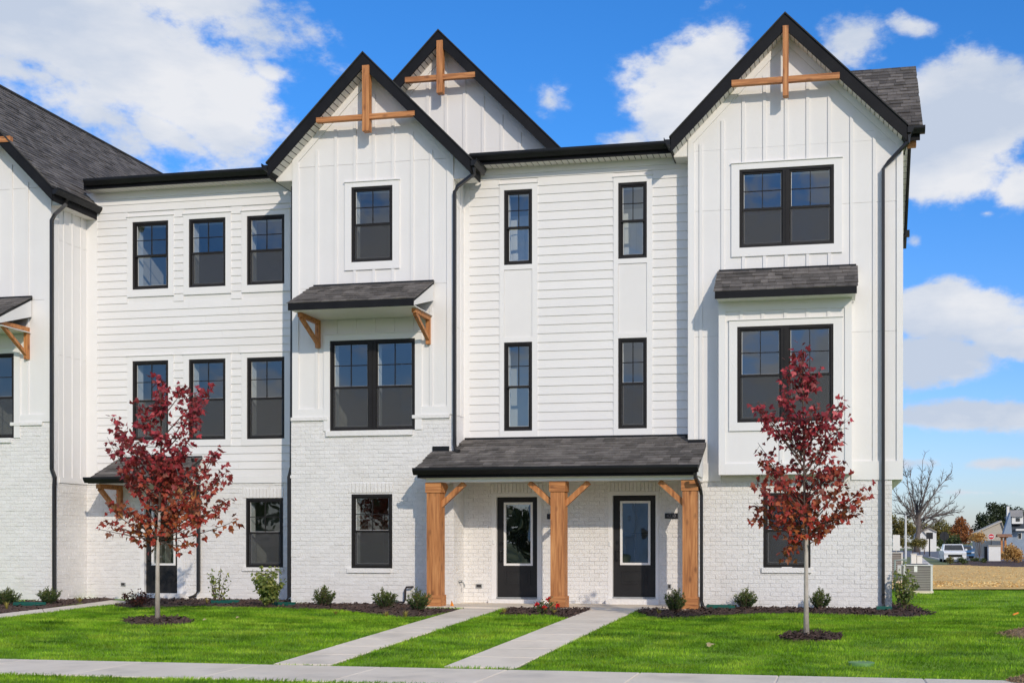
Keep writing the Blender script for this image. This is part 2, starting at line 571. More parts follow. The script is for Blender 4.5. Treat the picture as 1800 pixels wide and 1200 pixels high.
def bricks(o, u, n, L, z0, z1, holes=(), own=False, zref=0.24):
    """running bond on the plane through o with direction u, facing n; own = kept for single objects"""
    o, u, n = Vector(o), Vector(u), Vector(n)
    rows = int(math.ceil((z1 - zref) / BR_H))
    k0 = int(math.floor((z0 - zref) / BR_H))
    for r in range(k0, rows):
        a, b = max(z0, zref + r * BR_H), min(z1, zref + (r + 1) * BR_H)
        if b - a < .02: continue
        mid = (a + b) / 2
        open_ = [(h[0], h[1]) for h in holes if h[2] < mid < h[3]]
        for s0, s1 in minus(0, L, open_):
            t = math.floor(s0 / BR_L) * BR_L - (BR_L / 2 if r % 2 else 0)
            while t < s1:
                p, q = max(t, s0), min(t + BR_L, s1)
                t += BR_L
                if q - p < .03: continue
                j = .0027
                dep = .0050 + RND.uniform(-.0026, .003) + (.005 if RND.random() < .06 else 0)
                tw = RND.uniform(-.0016, .0016)
                mt = frame4(o + u * (p + j) + Vector((0, 0, a + j + tw)), u * (q - p - 2 * j), n * dep, Vector((RND.uniform(-.0006, .0006), RND.uniform(-.004, .001), b - a - 2 * j)))
                (brick_list if own else brick_rest).append(mt)


def soldier(x0, x1, z0, z1, Y):
    n = max(1, round((x1 - x0) / .078)); w = (x1 - x0) / n
    for i in range(n):
        place('brick', 'brick', 'brick', TOWN, frame4((x0 + i * w + .004, Y, z0 + .004), (w - .008, 0, 0), (0, -.014 - RND.uniform(0, .003), 0), (0, 0, z1 - z0 - .008)))


# ---------------------------------------------------------------- windows
def window(px, py, Y, kind='single', trim=None, screen=True, mull=None, split=.5, sill=None, parent=None, name='window', muntin=True):
    """px = (left, right), py = (top, bottom) measured at the middle; trim = widths (left, right, top, bottom)"""
    mx = (px[0] + px[1]) / 2
    x0, x1 = sx(px[0], Y), sx(px[1], Y)
    z1, z0 = sz(mx, py[0], Y), sz(mx, py[1], Y)
    fw = .05
    fb = MB()
    yf0, yf1 = Y - .012, Y + .075
    fb.box(x0, x0 + fw, yf0, yf1, z0, z1); fb.box(x1 - fw, x1, yf0, yf1, z0, z1)
    fb.box(x0 + fw, x1 - fw, yf0, yf1, z0, z0 + fw); fb.box(x0 + fw, x1 - fw, yf0, yf1, z1 - fw, z1)
    units = [(x0 + fw, x1 - fw)]
    if kind == 'double':
        c0, c1 = sx(mull[0], Y), sx(mull[1], Y)
        fb.box(c0, c1, yf0, yf1, z0 + fw, z1 - fw)
        cm = (c0 + c1) / 2
        fb.box(cm - .012, cm + .012, yf0 - .012, yf0, z0 + fw, z1 - fw)
        units = [(x0 + fw, c0), (c1, x1 - fw)]
    w = fb.build(name, 'frame', parent or TOWN)
    zi0, zi1 = z0 + fw, z1 - fw
    zm = zi0 + (zi1 - zi0) * split
    for a, b in units:
        # lower sash sits behind the meeting rail
        sb = MB(); s = .034
        sb.box(a, a + s, Y + .012, Y + .05, zm + .02, zi1); sb.box(b - s, b, Y + .012, Y + .05, zm + .02, zi1)
        sb.box(a + s, b - s, Y + .012, Y + .05, zi1 - s, zi1)
        sb.box(a, b, Y + .002, Y + .055, zm - .022, zm + .02)
        sb.box(a, a + s + .006, Y + .04, Y + .07, zi0, zm - .022); sb.box(b - s - .006, b, Y + .04, Y + .07, zi0, zm - .022)
        sb.box(a + s, b - s, Y + .04, Y + .07, zi0, zi0 + s + .01)
        sb.build('sash', 'frame', w)
        sp_ = MB(); g_ = .009
        for (p0_, p1_, q0_, q1_, yy0) in ((a + s, b - s, zm + .02, zi1 - s, Y + .026), (a + s + .006, b - s - .006, zi0 + s + .01, zm - .022, Y + .050)):
            sp_.box(p0_, p0_ + g_, yy0, yy0 + .006, q0_, q1_); sp_.box(p1_ - g_, p1_, yy0, yy0 + .006, q0_, q1_)
            sp_.box(p0_ + g_, p1_ - g_, yy0, yy0 + .006, q0_, q0_ + g_ * .7)
        sp_.build('glazing_spacer', 'acpost', w)
        MB().face([(a + s, Y + .034, zm + .02), (b - s, Y + .034, zm + .02), (b - s, Y + .034, zi1 - s), (a + s, Y + .034, zi1 - s)]).build('pane', 'glass', w)
        MB().face([(a + s, Y + .058, zi0 + s), (b - s, Y + .058, zi0 + s), (b - s, Y + .058, zm), (a + s, Y + .058, zm)]).build('pane', 'glass', w)
        if muntin:
            c = (a + b) / 2; zc = (zm + .02 + zi1 - s) / 2
            MB().box(c - .008, c + .008, Y + .022, Y + .032, zm + .02, zi1 - s).build('muntin', 'frame', w)
            MB().box(a + s, b - s, Y + .023, Y + .031, zc - .008, zc + .008).build('muntin', 'frame', w)
        if screen:
            MB().face([(a + .008, Y + .012, zi0 + .008), (b - .008, Y + .012, zi0 + .008), (b - .008, Y + .012, zm - .022), (a + .008, Y + .012, zm - .022)]).build('screen', 'screen', w)
        jb = MB(); t = .02
        jb.box(a - t, a, Y + .078, Y + .30, zi0 - t, zi1 + t); jb.box(b, b + t, Y + .078, Y + .30, zi0 - t, zi1 + t)
        jb.box(a, b, Y + .078, Y + .30, zi0 - t, zi0); jb.box(a, b, Y + .078, Y + .30, zi1, zi1 + t)
        jb.build('jamb_liner', 'jamb', w)
    hole = (x0, x1, z0, z1)
    outer = hole
    if trim:
        l, r, t, bt = trim
        tb = MB(); yt = Y - .03
        tb.box(x0 - l, x0, yt, Y + .02, z0 - bt, z1 + t); tb.box(x1, x1 + r, yt, Y + .02, z0 - bt, z1 + t)
        tb.box(x0, x1, yt, Y + .02, z1, z1 + t)
        if bt: tb.box(x0, x1, yt, Y + .02, z0 - bt, z0)
        tb.build('window_trim', 'trim', TOWN)
        piece('drip_cap', 'trim', TOWN, x0 - l - .012, x1 + r + .012, Y - .052, Y, z1 + t, z1 + t + .016)
        outer = (x0 - l, x1 + r, z0 - bt, z1 + t + .016)
    if sill:
        sl, sr, st, sb_ = sill
        piece('window_sill', 'brick', TOWN, sx(sl, Y), sx(sr, Y), Y - .045, Y + .01, sz(mx, sb_, Y), z0)
    return hole, outer


def room(x0, x1, y0, y1, z0, z1):
    b = MB()
    b.face([(x0, y1, z0), (x1, y1, z0), (x1, y1, z1), (x0, y1, z1)])
    b.face([(x0, y0, z0), (x0, y1, z0), (x0, y1, z1), (x0, y0, z1)])
    b.face([(x1, y0, z0), (x1, y0, z1), (x1, y1, z1), (x1, y1, z0)])
    b.face([(x0, y0, z1), (x0, y1, z1), (x1, y1, z1), (x1, y0, z1)])
    b.face([(x0, y0, z0), (x1, y0, z0), (x1, y1, z0), (x0, y1, z0)])
    return b.build('interior_wall', 'room', TOWN)


# --- left recessed wall
LW = []
for (a, b) in ((234, 297), (333, 397.5), (435, 501)):
    m_ = (a + b) / 2
    LW.append(window((a, b), (389.5 - (m_ - 265) * .053, 508.5 - (m_ - 265) * .041), YL, trim=(.13, .13, .11, .16), screen=m_ > 300))
    LW.append(window((a, b), (634 - (m_ - 265) * .030, 773.5 - (m_ - 265) * .012), YL, trim=(.13, .13, .11, .14)))
LG = window((433, 497.5), (875, 996.5), YL, sill=(427, 499, 997, 1003))
xL0, xL1 = sx(160, YL), sx(560, YL)
zLband0, zLband1 = sz(400, 849, YL), sz(400, 838, YL)
zLtop = sz(320, 323.5, YL - .33) + .02
# left door opening
dl = (sx(247, YL), sx(322, YL), Z_TOP, sz(285, 884, YL))
# --- mid bay
xM0, xM1 = sx(515, YM), sx(797, YM)
MW1 = window((618.3, 690.7), (328, 460), YM, trim=(.145, .145, .10, .16))
MW2 = window((580.8, 730.3), (597, 756), YM, 'double', mull=(648, 661), trim=(.14, .14, .12, 0), split=.48)
MG = window((618.3, 689.5), (868, 998), YM, sill=(611, 688, 998, 1006))
# --- centre wall
CW = []
for (a, b), (t1, b1, t2, b2) in (((886.5, 936), (334, 465.5, 601.5, 757)), ((1087, 1137.5), (321, 454.5, 594, 753))):
    CW.append(window((a, b), (t1, b1), YC, screen=False))
    CW.append(window((a, b), (t2, b2), YC, screen=(a > 1000)))
# --- right bay
YB = -.10                                            # boxed projection
RW1 = window((1299.8, 1466), (294.5, 432.5), YR, 'double', mull=(1376, 1387.5), trim=(.155, .155, .12, .17), split=.49)
RW2 = window((1296, 1465), (572, 741), YB, 'double', mull=(1372.5, 1386.5), trim=(.155, .17, .12, .16), split=.49)
RG = window((1342, 1424.5), (866, 997), YR, sill=(1339, 1427, 998, 1006))
# --- left bay (mostly outside the frame)
xB0, xB1 = sx(-330, YM), sx(91, YM)
BW1 = window((-45, 26), (622, 770), YM, trim=(.14, .14, .12, 0), split=.48)
BW0 = window((-90, -20), (360, 485), YM, trim=(.2, .25, .12, .16))

# doors in the porch
xC0, xC1 = sx(797, YC), sx(1216, YC)
D1 = (sx(864, YC), sx(952.5, YC), sz(905, 1052, YC), sz(905, 866, YC))
D2 = (sx(1069, YC), sx(1158, YC), sz(1110, 1052, YC), sz(1110, 863.5, YC))

# ------------------------------------------------------------ walls: brick bases
zMbrick = sz(650, 731, YM)
zMtop = sz(825, 285, -.1)
wall_front('brick_wall', 'mortar', TOWN, xM0 - .04, xM1, .05, zMbrick, YM + .002, .22, [MG[0], MW2[0]])
o_ = xM0 - .04
bh = [(h[0] - o_, h[1] - o_, h[2], h[3]) for h in (MG[0], MW2[0])]
lint = (sx(612, YM) - o_, sx(691, YM) - o_, sz(650, 866, YM), sz(650, 848, YM))
bricks((o_, YM, 0), (1, 0, 0), (0, -1, 0), xM1 - o_, .2, zMbrick - .07, bh + [lint])
soldier(sx(612, YM), sx(691, YM), sz(650, 866, YM), sz(650, 848, YM), YM)
# lower brick stands 4 cm proud at the left corner with a small ledge
piece('brick_ledge', 'brick', TOWN, xM0 - .05, xM0 + .005, YM - .02, YM + .02, sz(512, 840, YM), sz(512, 835, YM))
for a, b, yy in ((515, 577, 735), (728, 791, 728)):
    piece('brick_ledge', 'brick', TOWN, sx(a, YM) - .03, sx(b, YM), YM - .045, YM + .01, zMbrick - .07, zMbrick)
piece('window_sill', 'brick', TOWN, sx(574, YM), sx(726, YM), YM - .05, YM + .01, sz(650, 765.5, YM), MW2[0][2] - .001)
# mid bay returns
wall_side('side_wall', 'mortar', TOWN, xM1, -.2, YM + .223, YC + .2, .05, zMbrick)
bricks((xM1, YM + .0, 0), (0, 1, 0), (1, 0, 0), YC - YM, .2, sz(800, 850, YM) + .1)
wall_side('side_wall', 'white', TOWN, xM0, .2, YM + .223, YL + .2, .05, zMtop)
wall_side('side_wall', 'white', TOWN, xM1 - .0001, -.2, YM + .203, YC + .2, zMbrick + .001, zMtop)
# left bay
zBbrick = sz(40, 742, YM)
wall_front('brick_wall', 'mortar', TOWN, xB0, xB1, .05, zBbrick, YM + .002, .22, [BW1[0]])
bh = [(BW1[0][0] - xB0, BW1[0][1] - xB0, BW1[0][2], BW1[0][3])]
off = xB1 - 2.6 - xB0
bricks((xB1 - 2.6, YM, 0), (1, 0, 0), (0, -1, 0), 2.6, .2, zBbrick - .07, [(h[0] - off, h[1] - off, h[2], h[3]) for h in bh])
piece('brick_ledge', 'brick', TOWN, sx(20, YM), sx(75, YM), YM - .045, YM + .01, zBbrick - .07, zBbrick)
piece('window_sill', 'brick', TOWN, sx(-60, YM), sx(21, YM), YM - .05, YM + .01, BW1[0][2] - .1, BW1[0][2] - .001)
wall_side('side_wall', 'mortar', TOWN, xB1, -.2, YM + .224, YL + .1, .05, zLband0)
wall_side('side_wall', 'white', TOWN, xB1, -.2, YM + .223, YL + .1, zLband0 + .001, zMtop - .3)
bricks((xB1, YM, 0), (0, 1, 0), (1, 0, 0), YL - YM, .2, zLband0)
# left wall brick
ldl = (dl[0], dl[1], 0, dl[3])
wall_front('brick_wall', 'mortar', TOWN, xB1, xM0 + .1, .05, zLband0, YL + .002, .22, [LG[0], ldl])
lint = (sx(427, YL), sx(499, YL), sz(465, 875, YL), sz(465, 857, YL))
bh = [(h[0] - xB1, h[1] - xB1, h[2], h[3]) for h in (LG[0], ldl, lint)]
bricks((xB1, YL, 0), (1, 0, 0), (0, -1, 0), xM0 - xB1 + .05, .2, zLband0, bh)
soldier(lint[0], lint[1], lint[2], lint[3], YL)
# centre porch wall
zCb = sz(1000, 842, YC) + .25
wall_front('brick_wall', 'mortar', TOWN, xM1, xC1, .05, zCb, YC + .002, .22, [D1, D2])
lints = [(D[0] if False else d_[0] - .02, d_[1] + .02, d_[3], d_[3] + .2) for d_ in (D1, D2)]
bh = [(h[0] - xM1, h[1] - xM1, h[2], h[3]) for h in [D1, D2] + lints]
bricks((xM1, YC, 0), (1, 0, 0), (0, -1, 0), xC1 - xM1, .25, zCb, bh)
for l_ in lints: soldier(*l_, YC)
# right bay
xR0, xR1, xRu = sx(1210, YR), sx(1568, YR), sx(1587, YR)
zRb = sz(1520, 843, YR)
zRtop = sz(1400, 255, YR)
wall_front('brick_wall', 'mortar', TOWN, xR0, xR1, .05, zRb, YR + .002, .22, [RG[0]])
lint = (sx(1339, YR), sx(1427, YR), sz(1383, 866, YR), sz(1383, 848, YR))
bh = [(h[0] - xR0, h[1] - xR0, h[2], h[3]) for h in (RG[0], lint)]
bricks((xR0, YR, 0), (1, 0, 0), (0, -1, 0), xR1 - xR0, .2, zRb, bh, own=True)
soldier(*lint, YR)
wall_side('side_wall', 'mortar', TOWN, xR1, -.2, YR + .224, 10, .05, zRb)
wall_side('side_wall', 'white', TOWN, xR0, .2, YR + .223, YC + .2, .05, zRtop)
# the bricks: the 300 that show largest are single objects
brick_list.sort(key=lambda m_: -(m_.col[0].length))
for m_ in brick_list[:235]: place('brick', 'brick', 'brick', TOWN, m_)
joined('brickwork', 'brick', 'brick', TOWN, brick_list[235:] + brick_rest)

# ------------------------------------------------------------ upper walls
def battens(xs, Y, z0f, z1f, holes, w=.062):
    for x in xs:
        for a, b in minus(z0f(x), z1f(x), [(h[2], h[3]) for h in holes if h[0] - .01 < x < h[1] + .01]):
            piece('batten', 'white', TOWN, x - w / 2, x + w / 2, Y - .020, Y, a, b)


def panels(x0, x1, zs, Y, thick, holes, top=None):
    for z0, z1 in zip(zs, zs[1:]):
        wall_front('panel', 'white', TOWN, x0, x1, z0 + .003, z1 - .003, Y, thick, holes)


zMj1, zMj2 = sz(650, 503, YM), sz(650, 287, YM)
aw = (sx(540, YM), sx(768, YM), sz(650, 545, YM), sz(650, 499, YM))     # awning footprint on the wall
panels(xM0, xM1, (zMbrick, zMj1, zMj2), YM + .002, .2, [MW1[0], MW2[0]])
wall_front('wall', 'white', TOWN, xM0, xM1, zMbrick, zMj2, YM + .012, .18, [MW1[0], MW2[0]])
# corner boards and base band
for a, b in ((xM0 - .004, xM0 + .13), (xM1 - .13, xM1 + .004)):
    piece('corner_board', 'trim', TOWN, a, b, YM - .026, YM + .21, zMbrick, zMj2 + .35)
for a, b in ((xM0 + .13, MW2[1][0]), (MW2[1][1], xM1 - .13)):
    piece('band_board', 'trim', TOWN, a, b, YM - .024, YM, zMbrick, zMbrick + .17)
bx = [sx(p, YM) for p in (557, 590.5, 624, 657.5, 691, 724.5, 758)]
XPM, ZPM = sx(638, -.34), sz(638, 93, -.34)
ovh = .34


def gable_under(xp, zp, t, extra=0):
    return lambda x: zp - t - abs(x - xp) - extra


battens(bx, YM, lambda x: zMbrick + .17, lambda x: ZPM - .62 - abs(x - XPM), [MW1[1], MW2[1], aw])

# centre siding
def siding(x0, x1, z0, z1, Y, holes, expo=.1775, zref=None):
    zr = zref if zref is not None else z0
    r = math.floor((z0 - zr) / expo)
    while zr + r * expo < z1:
        a, b = max(z0, zr + r * expo), min(z1, zr + (r + 1) * expo)
        r += 1
        if b - a < .02: continue
        mid = (a + b) / 2
        for p, q in minus(x0, x1, [(h[0], h[1]) for h in holes if h[2] < mid < h[3] or (h[2] < b - .03 and h[3] > a + .03)]):
            if q - p > 3.6:
                cut = p + (q - p) * (.35 + .3 * ((r * 7) % 5) / 4)
                parts = ((p, cut - .0015), (cut + .0015, q))
            else: parts = ((p, q),)
            for s0, s1 in parts:
                place('siding_plank', 'plank', 'siding', TOWN, frame4((s0, Y, a), (s1 - s0, 0, 0), (0, 1, 0), (0, 0, b - a)))


zCs = sz(1000, 769, YC)                      # siding starts above the porch roof
zCtop = sz(1000, 280.8, YC - .33) + .03
holesC = [h[0] for h in CW]
wall_front('wall', 'white', TOWN, xM1, xC1, zCb + .001, zCtop, YC + .004, .22, holesC)
colsC = []
for (a, b), p0 in (((878.5, 945.7), 0), ((1078.7, 1147.5), 2)):
    wa, wb = sx(a, YC), sx(b, YC)
    ht, hb = CW[p0][0], CW[p0 + 1][0]
    yt = YC - .030
    b_ = MB()
    b_.box(wa, ht[0], yt, YC, hb[2] - .13, ht[3] + .12); b_.box(ht[1], wb, yt, YC, hb[2] - .13, ht[3] + .12)
    b_.box(ht[0], ht[1], yt, YC, ht[3], ht[3] + .12)
    b_.box(ht[0], ht[1], yt, YC, ht[2] - .10, ht[2]); b_.box(ht[0], ht[1], yt, YC, hb[3], hb[3] + .10)
    b_.box(ht[0], ht[1], yt, YC, hb[2] - .13, hb[2])
    b_.build('window_trim', 'trim', TOWN)
    piece('drip_cap', 'trim', TOWN, wa - .01, wb + .01, YC - .05, YC, ht[3] + .12, ht[3] + .135)
    piece('spandrel_panel', 'white', TOWN, ht[0] + .003, ht[1] - .003, YC - .012, YC, hb[3] + .103, ht[2] - .103)
    colsC.append((wa, wb, hb[2] - .13, ht[3] + .135))
xCs0, xCs1 = sx(826, YC), xC1
piece('corner_board', 'trim', TOWN, xM1 + .002, xCs0, YC - .026, YC, zCs - .1, zCtop)
siding(xCs0, xCs1 - .05, zCs + .0, zCtop - .14, YC, colsC, zref=zCs)
piece('frieze_board', 'trim', TOWN, xCs0, xC1, YC - .026, YC, zCtop - .14, zCtop)
piece('corner_board', 'trim', TOWN, xCs1 - .05, xCs1, YC - .026, YC, zCs, zCtop - .14)

# left wall siding
holesL = [h[0] for h in LW]
wall_front('wall', 'white', TOWN, xB1, xM0 + .1, zLband0 + .001, zLtop, YL + .004, .22, holesL)
piece('band_board', 'trim', TOWN, xB1, xM0, YL - .03, YL, zLband0, zLband1)
piece('corner_board', 'trim', TOWN, xB1 + .002, sx(172, YL), YL - .026, YL, zLband1, zLtop)
siding(sx(172, YL), xM0, zLband1 + .002, zLtop - .16, YL, [h[1] for h in LW], expo=.170)
piece('frieze_board', 'trim', TOWN, sx(172, YL), xM0, YL - .026, YL, zLtop - .16, zLtop)

# left bay boards
zBj1, zBj2 = sz(60, 527, YM), sz(60, 330, YM)
panels(xB0, xB1, (zBbrick, zBj1, zBj2), YM + .002, .2, [BW1[0], BW0[0]])
piece('corner_board', 'trim', TOWN, xB1 - .16, xB1 + .004, YM - .026, YM + .21, zBbrick, zBj2 + .0)
piece('band_board', 'trim', TOWN, BW1[1][1], xB1 - .16, YM - .024, YM, zBbrick, zBbrick + .16)
XPB, ZPB = sx(-99, -.34), sz(-99, 127, -.34) + .0
battens([sx(p, YM) for p in (20, 48.5, -12, -44)], YM, lambda x: zBbrick + .16, lambda x: ZPB - .6 - abs(x - XPB), [BW1[1], BW0[1], (sx(-60, YM), sx(58, YM), sz(50, 560, YM), sz(50, 527, YM))])
# return of the left bay: boards, joints
xr = xB1
piece('band_board', 'trim', TOWN, xr, xr + .03, YM + .22, YL, zLband0, zLband0 + .12)
for zz0, zz1 in ((zLband0 + .12, sz(130, 628, .6)), (sz(130, 628, .6), sz(130, 430, .6)), (sz(130, 430, .6), zMtop)):
    piece('panel', 'white', TOWN, xr, xr + .010, YM + .212, YL, zz0 + .004, zz1 - .004)
for k in range(1, 4):
    yb = YM + .1 + k * .28
    piece('batten', 'white', TOWN, xr + .010, xr + .028, yb - .03, yb + .03, zLband0 + .12, zMtop)
# return of the mid bay
for zz0, zz1 in ((zMbrick, sz(805, 577, .3)), (sz(805, 577, .3), sz(805, 366, .3)), (sz(805, 366, .3), zMtop)):
    piece('panel', 'white', TOWN, xM1, xM1 + .010, YM + .212, YC, zz0 + .004, zz1 - .004)
piece('batten', 'white', TOWN, xM1 + .010, xM1 + .028, .40, .46, zMbrick, zMtop)

# right bay boards
zRj1, zRj2, zRband = sz(1540, 582, YR), sz(1540, 355, YR), sz(1520, 810, YR)
box_x0, box_x1 = sx(1263.7, YB), sx(1497, YB)
box_z0, box_z1 = sz(1380, 833, YB), sz(1380, 521, YB)
panels(xR0, xRu, (zRb, zRj1, zRj2, zRtop), YR + .002, .2, [RW1[0], (RW2[0][0], RW2[0][1], RW2[0][2], RW2[0][3])])
wall_front('wall', 'white', TOWN, xR0, xRu, zRb, zRtop, YR + .012, .18, [RW1[0], RW2[0]])
piece('band_board', 'trim', TOWN, xR0 + .12, box_x0, YR - .03, YR, zRb, zRband)
piece('band_board', 'trim', TOWN, box_x1, xRu, YR - .03, YR, zRb + .0, zRband)
piece('corner_board', 'trim', TOWN, xR0 - .004, xR0 + .12, YR - .026, YR + .21, zRb, zRtop + .15)
piece('corner_board', 'trim', TOWN, xRu - .115, xRu + .004, YR - .026, YR + .21, zRband, zRtop + .15)
XPR, ZPR = sx(1380, YR - ovh), sz(1380, 24, YR - ovh)
awr = (sx(1262, YR), sx(1505, YR), zRb, sz(1383, 473, YR))
battens([sx(p, YR) for p in (1232, 1270.5, 1307, 1344, 1382, 1420, 1458, 1497, 1537)], YR, lambda x: zRband, lambda x: ZPR - .60 - abs(x - XPR), [RW1[1], awr])
wall_side('side_wall', 'white', TOWN, xRu, -.2, YR + .223, 10, zRb, zRtop)
MB().box(xR1 - .1, xRu - .01, YR + .224, 10, zRb - .02, zRb - .002).build('overhang_soffit', 'soffit', TOWN)
# box projection
bb = MB()
for a, c, p, q in wall_cells(box_x0, box_x1, box_z0, box_z1, [RW2[0]]): bb.box(a, c, YB + .002, YB + .10, p, q)
bb.box(box_x0, box_x0 + .05, YB + .10, YR, box_z0, box_z1); bb.box(box_x1 - .05, box_x1, YB + .10, YR, box_z0, box_z1)
bb.box(box_x0 + .05, box_x1 - .05, YB + .10, YR, box_z0, box_z0 + .05)
bb.build('box_bay', 'white', TOWN)
for a, b in ((box_x0 - .003, box_x0 + .125), (box_x1 - .125, box_x1 + .003)):
    piece('corner_board', 'trim', TOWN, a, b, YB - .020, YB, box_z0, box_z1)
piece('band_board', 'trim', TOWN, box_x0 + .125, box_x1 - .125, YB - .022, YB, box_z0, box_z0 + .21)
piece('band_board', 'trim', TOWN, box_x0 + .125, box_x1 - .125, YB - .022, YB, sz(1380, 544, YB), box_z1)
for p in (1303, 1341, 1381, 1420, 1457):
    x = sx(p, YB); piece('batten', 'white', TOWN, x - .031, x + .031, YB - .02, YB, RW2[1][3], sz(1380, 544, YB))
x = sx(1373, YB); piece('batten', 'white', TOWN, x - .031, x + .031, YB - .02, YB, box_z0 + .21, RW2[1][2])

# ------------------------------------------------------------ interiors behind the glass
def rm(hs, Y, left, right, depth, up=.35, dn=.9):
    hs = [h[0] for h in hs]
    room(min(h[0] for h in hs) - left, max(h[1] for h in hs) + right, Y + .225, Y + depth, min(h[2] for h in hs) - dn, max(h[3] for h in hs) + up)


rm([LW[0], LW[2], LW[4]], YL, .12, .1, 4.0); rm([LW[1], LW[3], LW[5]], YL, .5, .1, 5.0)
rm([LG], YL, .6, .1, 4.0)
rm([MW1], YM, 1.0, .9, 4.2); rm([MW2], YM, .5, .5, 5.0); rm([MG], YM, 1.0, .8, 4.0)
for i, w_ in enumerate(CW): rm([w_], YC, .25, .35, (.66, .62, .66, 3.0)[i])
rm([RW1], YR, .6, .6, 4.2); rm([RW2], YR, .6, .6, 5.0); rm([RG], YR, 1.0, 1.0, 4.0)
rm([BW1], YM, .4, .4, 4.0); rm([BW0], YM, .4, .4, 4.0)
# white panelled doors seen inside the narrow upper windows
for i, hand in ((0, False), (2, True)):
    h = CW[i][0]; y = YC + .61
    x0, x1 = h[0] - .08, h[1] + .12
    idr = MB().box(x0, x1, y, y + .04, h[2] - .85, h[2] + 1.18).build('interior_door', 'indoor', TOWN)
    for zz in (-.75, .25):
        for k in (0, 1):
            xa = x0 + .09 + k * (x1 - x0 - .1) / 2
            MB().box(xa, xa + (x1 - x0) / 2 - .14, y - .012, y, h[2] + zz, h[2] + zz + (.85 if zz < 0 else .7)).build('door_panel', 'indoor', idr)
    b_ = MB(); hx = x0 + .16 if hand else x1 - .16
    b_.tube([(hx, y, h[2] + .18), (hx, y - .06, h[2] + .18)], .03, 10); b_.beam((hx, y - .05, h[2] + .18), (hx + (.12 if hand else -.12), y - .05, h[2] + .185), .02, .02)
    b_.build('door_handle', 'black', idr)

# ------------------------------------------------------------ roofs and gables
def gutter(p0, p1, out, parent=None, h=.12, d=.125):
    p0, p1, out = Vector(p0), Vector(p1), Vector(out)
    prof = [(0, 0), (d * .55, 0), (d * .72, h * .25), (d * .95, h * .55), (d, h * .72), (d, h), (d * .9, h), (d * .88, h * .75), (0, h * .75)]
    return MB().prism([p0 + out * a + Vector((0, 0, b)) for a, b in prof], p1 - p0).build('gutter', 'black', parent or TOWN)


def gable(Yw, xp, zp, hl, hr, back, t=.29, lo=None, posts=None, collar=None, soffit_both=True, cutl=None, cutr=None, trims=True):
    """black-raked gable facing the street; hl/hr half widths to the tails"""
    yf = Yw - ovh
    parts = {}
    for sgn, hw in ((-1, hl), (1, hr)):
        A, B = (xp, zp), (xp + sgn * hw, zp - hw)
        MB().prism([(A[0], yf, A[1]), (B[0], yf, B[1]), (B[0], yf, B[1] - t), (A[0], yf, A[1] - t)], (0, .032, 0)).build('rake_board', 'rake', TOWN)
        # thin drip edge of the shingles on top of the rake
        MB().prism([(A[0], yf - .025, A[1] + .03), (B[0] + sgn * .03, yf - .025, B[1]), (B[0] + sgn * .03, yf - .025, B[1] - .03), (A[0], yf - .025, A[1])], (0, .14, 0)).build('shingle_edge', 'under', TOWN)
        # roof deck
        MB().prism([(A[0], yf + .034, A[1] - .004), (B[0], yf + .034, B[1] - .004), (B[0], yf + .034, B[1] - .05), (A[0], yf + .034, A[1] - .05)], (0, back - yf, 0)).build('roof', 'under', TOWN)
        # vented soffit under the overhang, panel by panel
        if sgn < 0 or soffit_both:
            nP = int(hw * 1.4142 / .118)
            dn = t - .022
            for i in range(nP):
                s0, s1 = (i + .07) * .118 / 1.4142, (i + .93) * .118 / 1.4142
                if s1 > hw: break
                xa, xb = xp + sgn * s0, xp + sgn * s1
                za, zb = zp - s0 - dn, zp - s1 - dn
                o = Vector((xa, yf + .034, za)); 
                place('soffit_panel', 'cube', 'soffit', TOWN, frame4(o, Vector((xb - xa, 0, zb - za)), Vector((0, ovh - .036, 0)), Vector((sgn * .006, 0, .006))))
            MB().prism([(xp, yf + .034, zp - dn + .022), (xp + sgn * hw, yf + .034, zp - hw - dn + .022), (xp + sgn * hw, yf + .034, zp - hw - dn + .012), (xp, yf + .034, zp - dn + .012)], (0, ovh - .036, 0)).build('soffit_backing', 'under', TOWN)
        if trims:
            MB().prism([(xp, Yw - .022, zp - t + .07), (xp + sgn * hw, Yw - .022, zp - hw - t + .07), (xp + sgn * hw, Yw - .022, zp - hw - t - .17), (xp, Yw - .022, zp - t - .17)], (0, .022, 0)).build('rake_trim', 'trim', TOWN) if False else None
    return yf


def gable_wall(Yw, xp, zp, t, x0, x1, z0):
    """triangular upper wall between x0 and x1 above z0"""
    zz = zp - t + .06
    P = [(x0, z0), (x1, z0)]
    if zz - abs(x1 - xp) > z0: P.append((x1, zz - abs(x1 - xp)))
    P.append((xp, zz))
    if zz - abs(x0 - xp) > z0: P.append((x0, zz - abs(x0 - xp)))
    MB().prism([(a, Yw + .002, b) for a, b in P], (0, .2, 0)).build('panel', 'white', TOWN)
    # sloped trim boards, cut to the wall
    for x in (x0, x1):
        sgn = -1 if x < xp else 1
        hw = abs(x - xp)
        MB().prism([(xp, Yw - .024, zz), (x, Yw - .024, zz - hw), (x, Yw - .024, zz - hw - .20), (xp, Yw - .024, zz - .20)], (0, .022, 0)).build('rake_trim', 'trim', TOWN)


T = .29
# mid bay gable
hlM, hrM = XPM - sx(470, -.34), sx(826, -.34) - XPM
gable(YM, XPM, ZPM, hlM, hrM, 4.0, soffit_both=False)
gable_wall(YM, XPM, ZPM, T, xM0, xM1, zMj2 + .003)


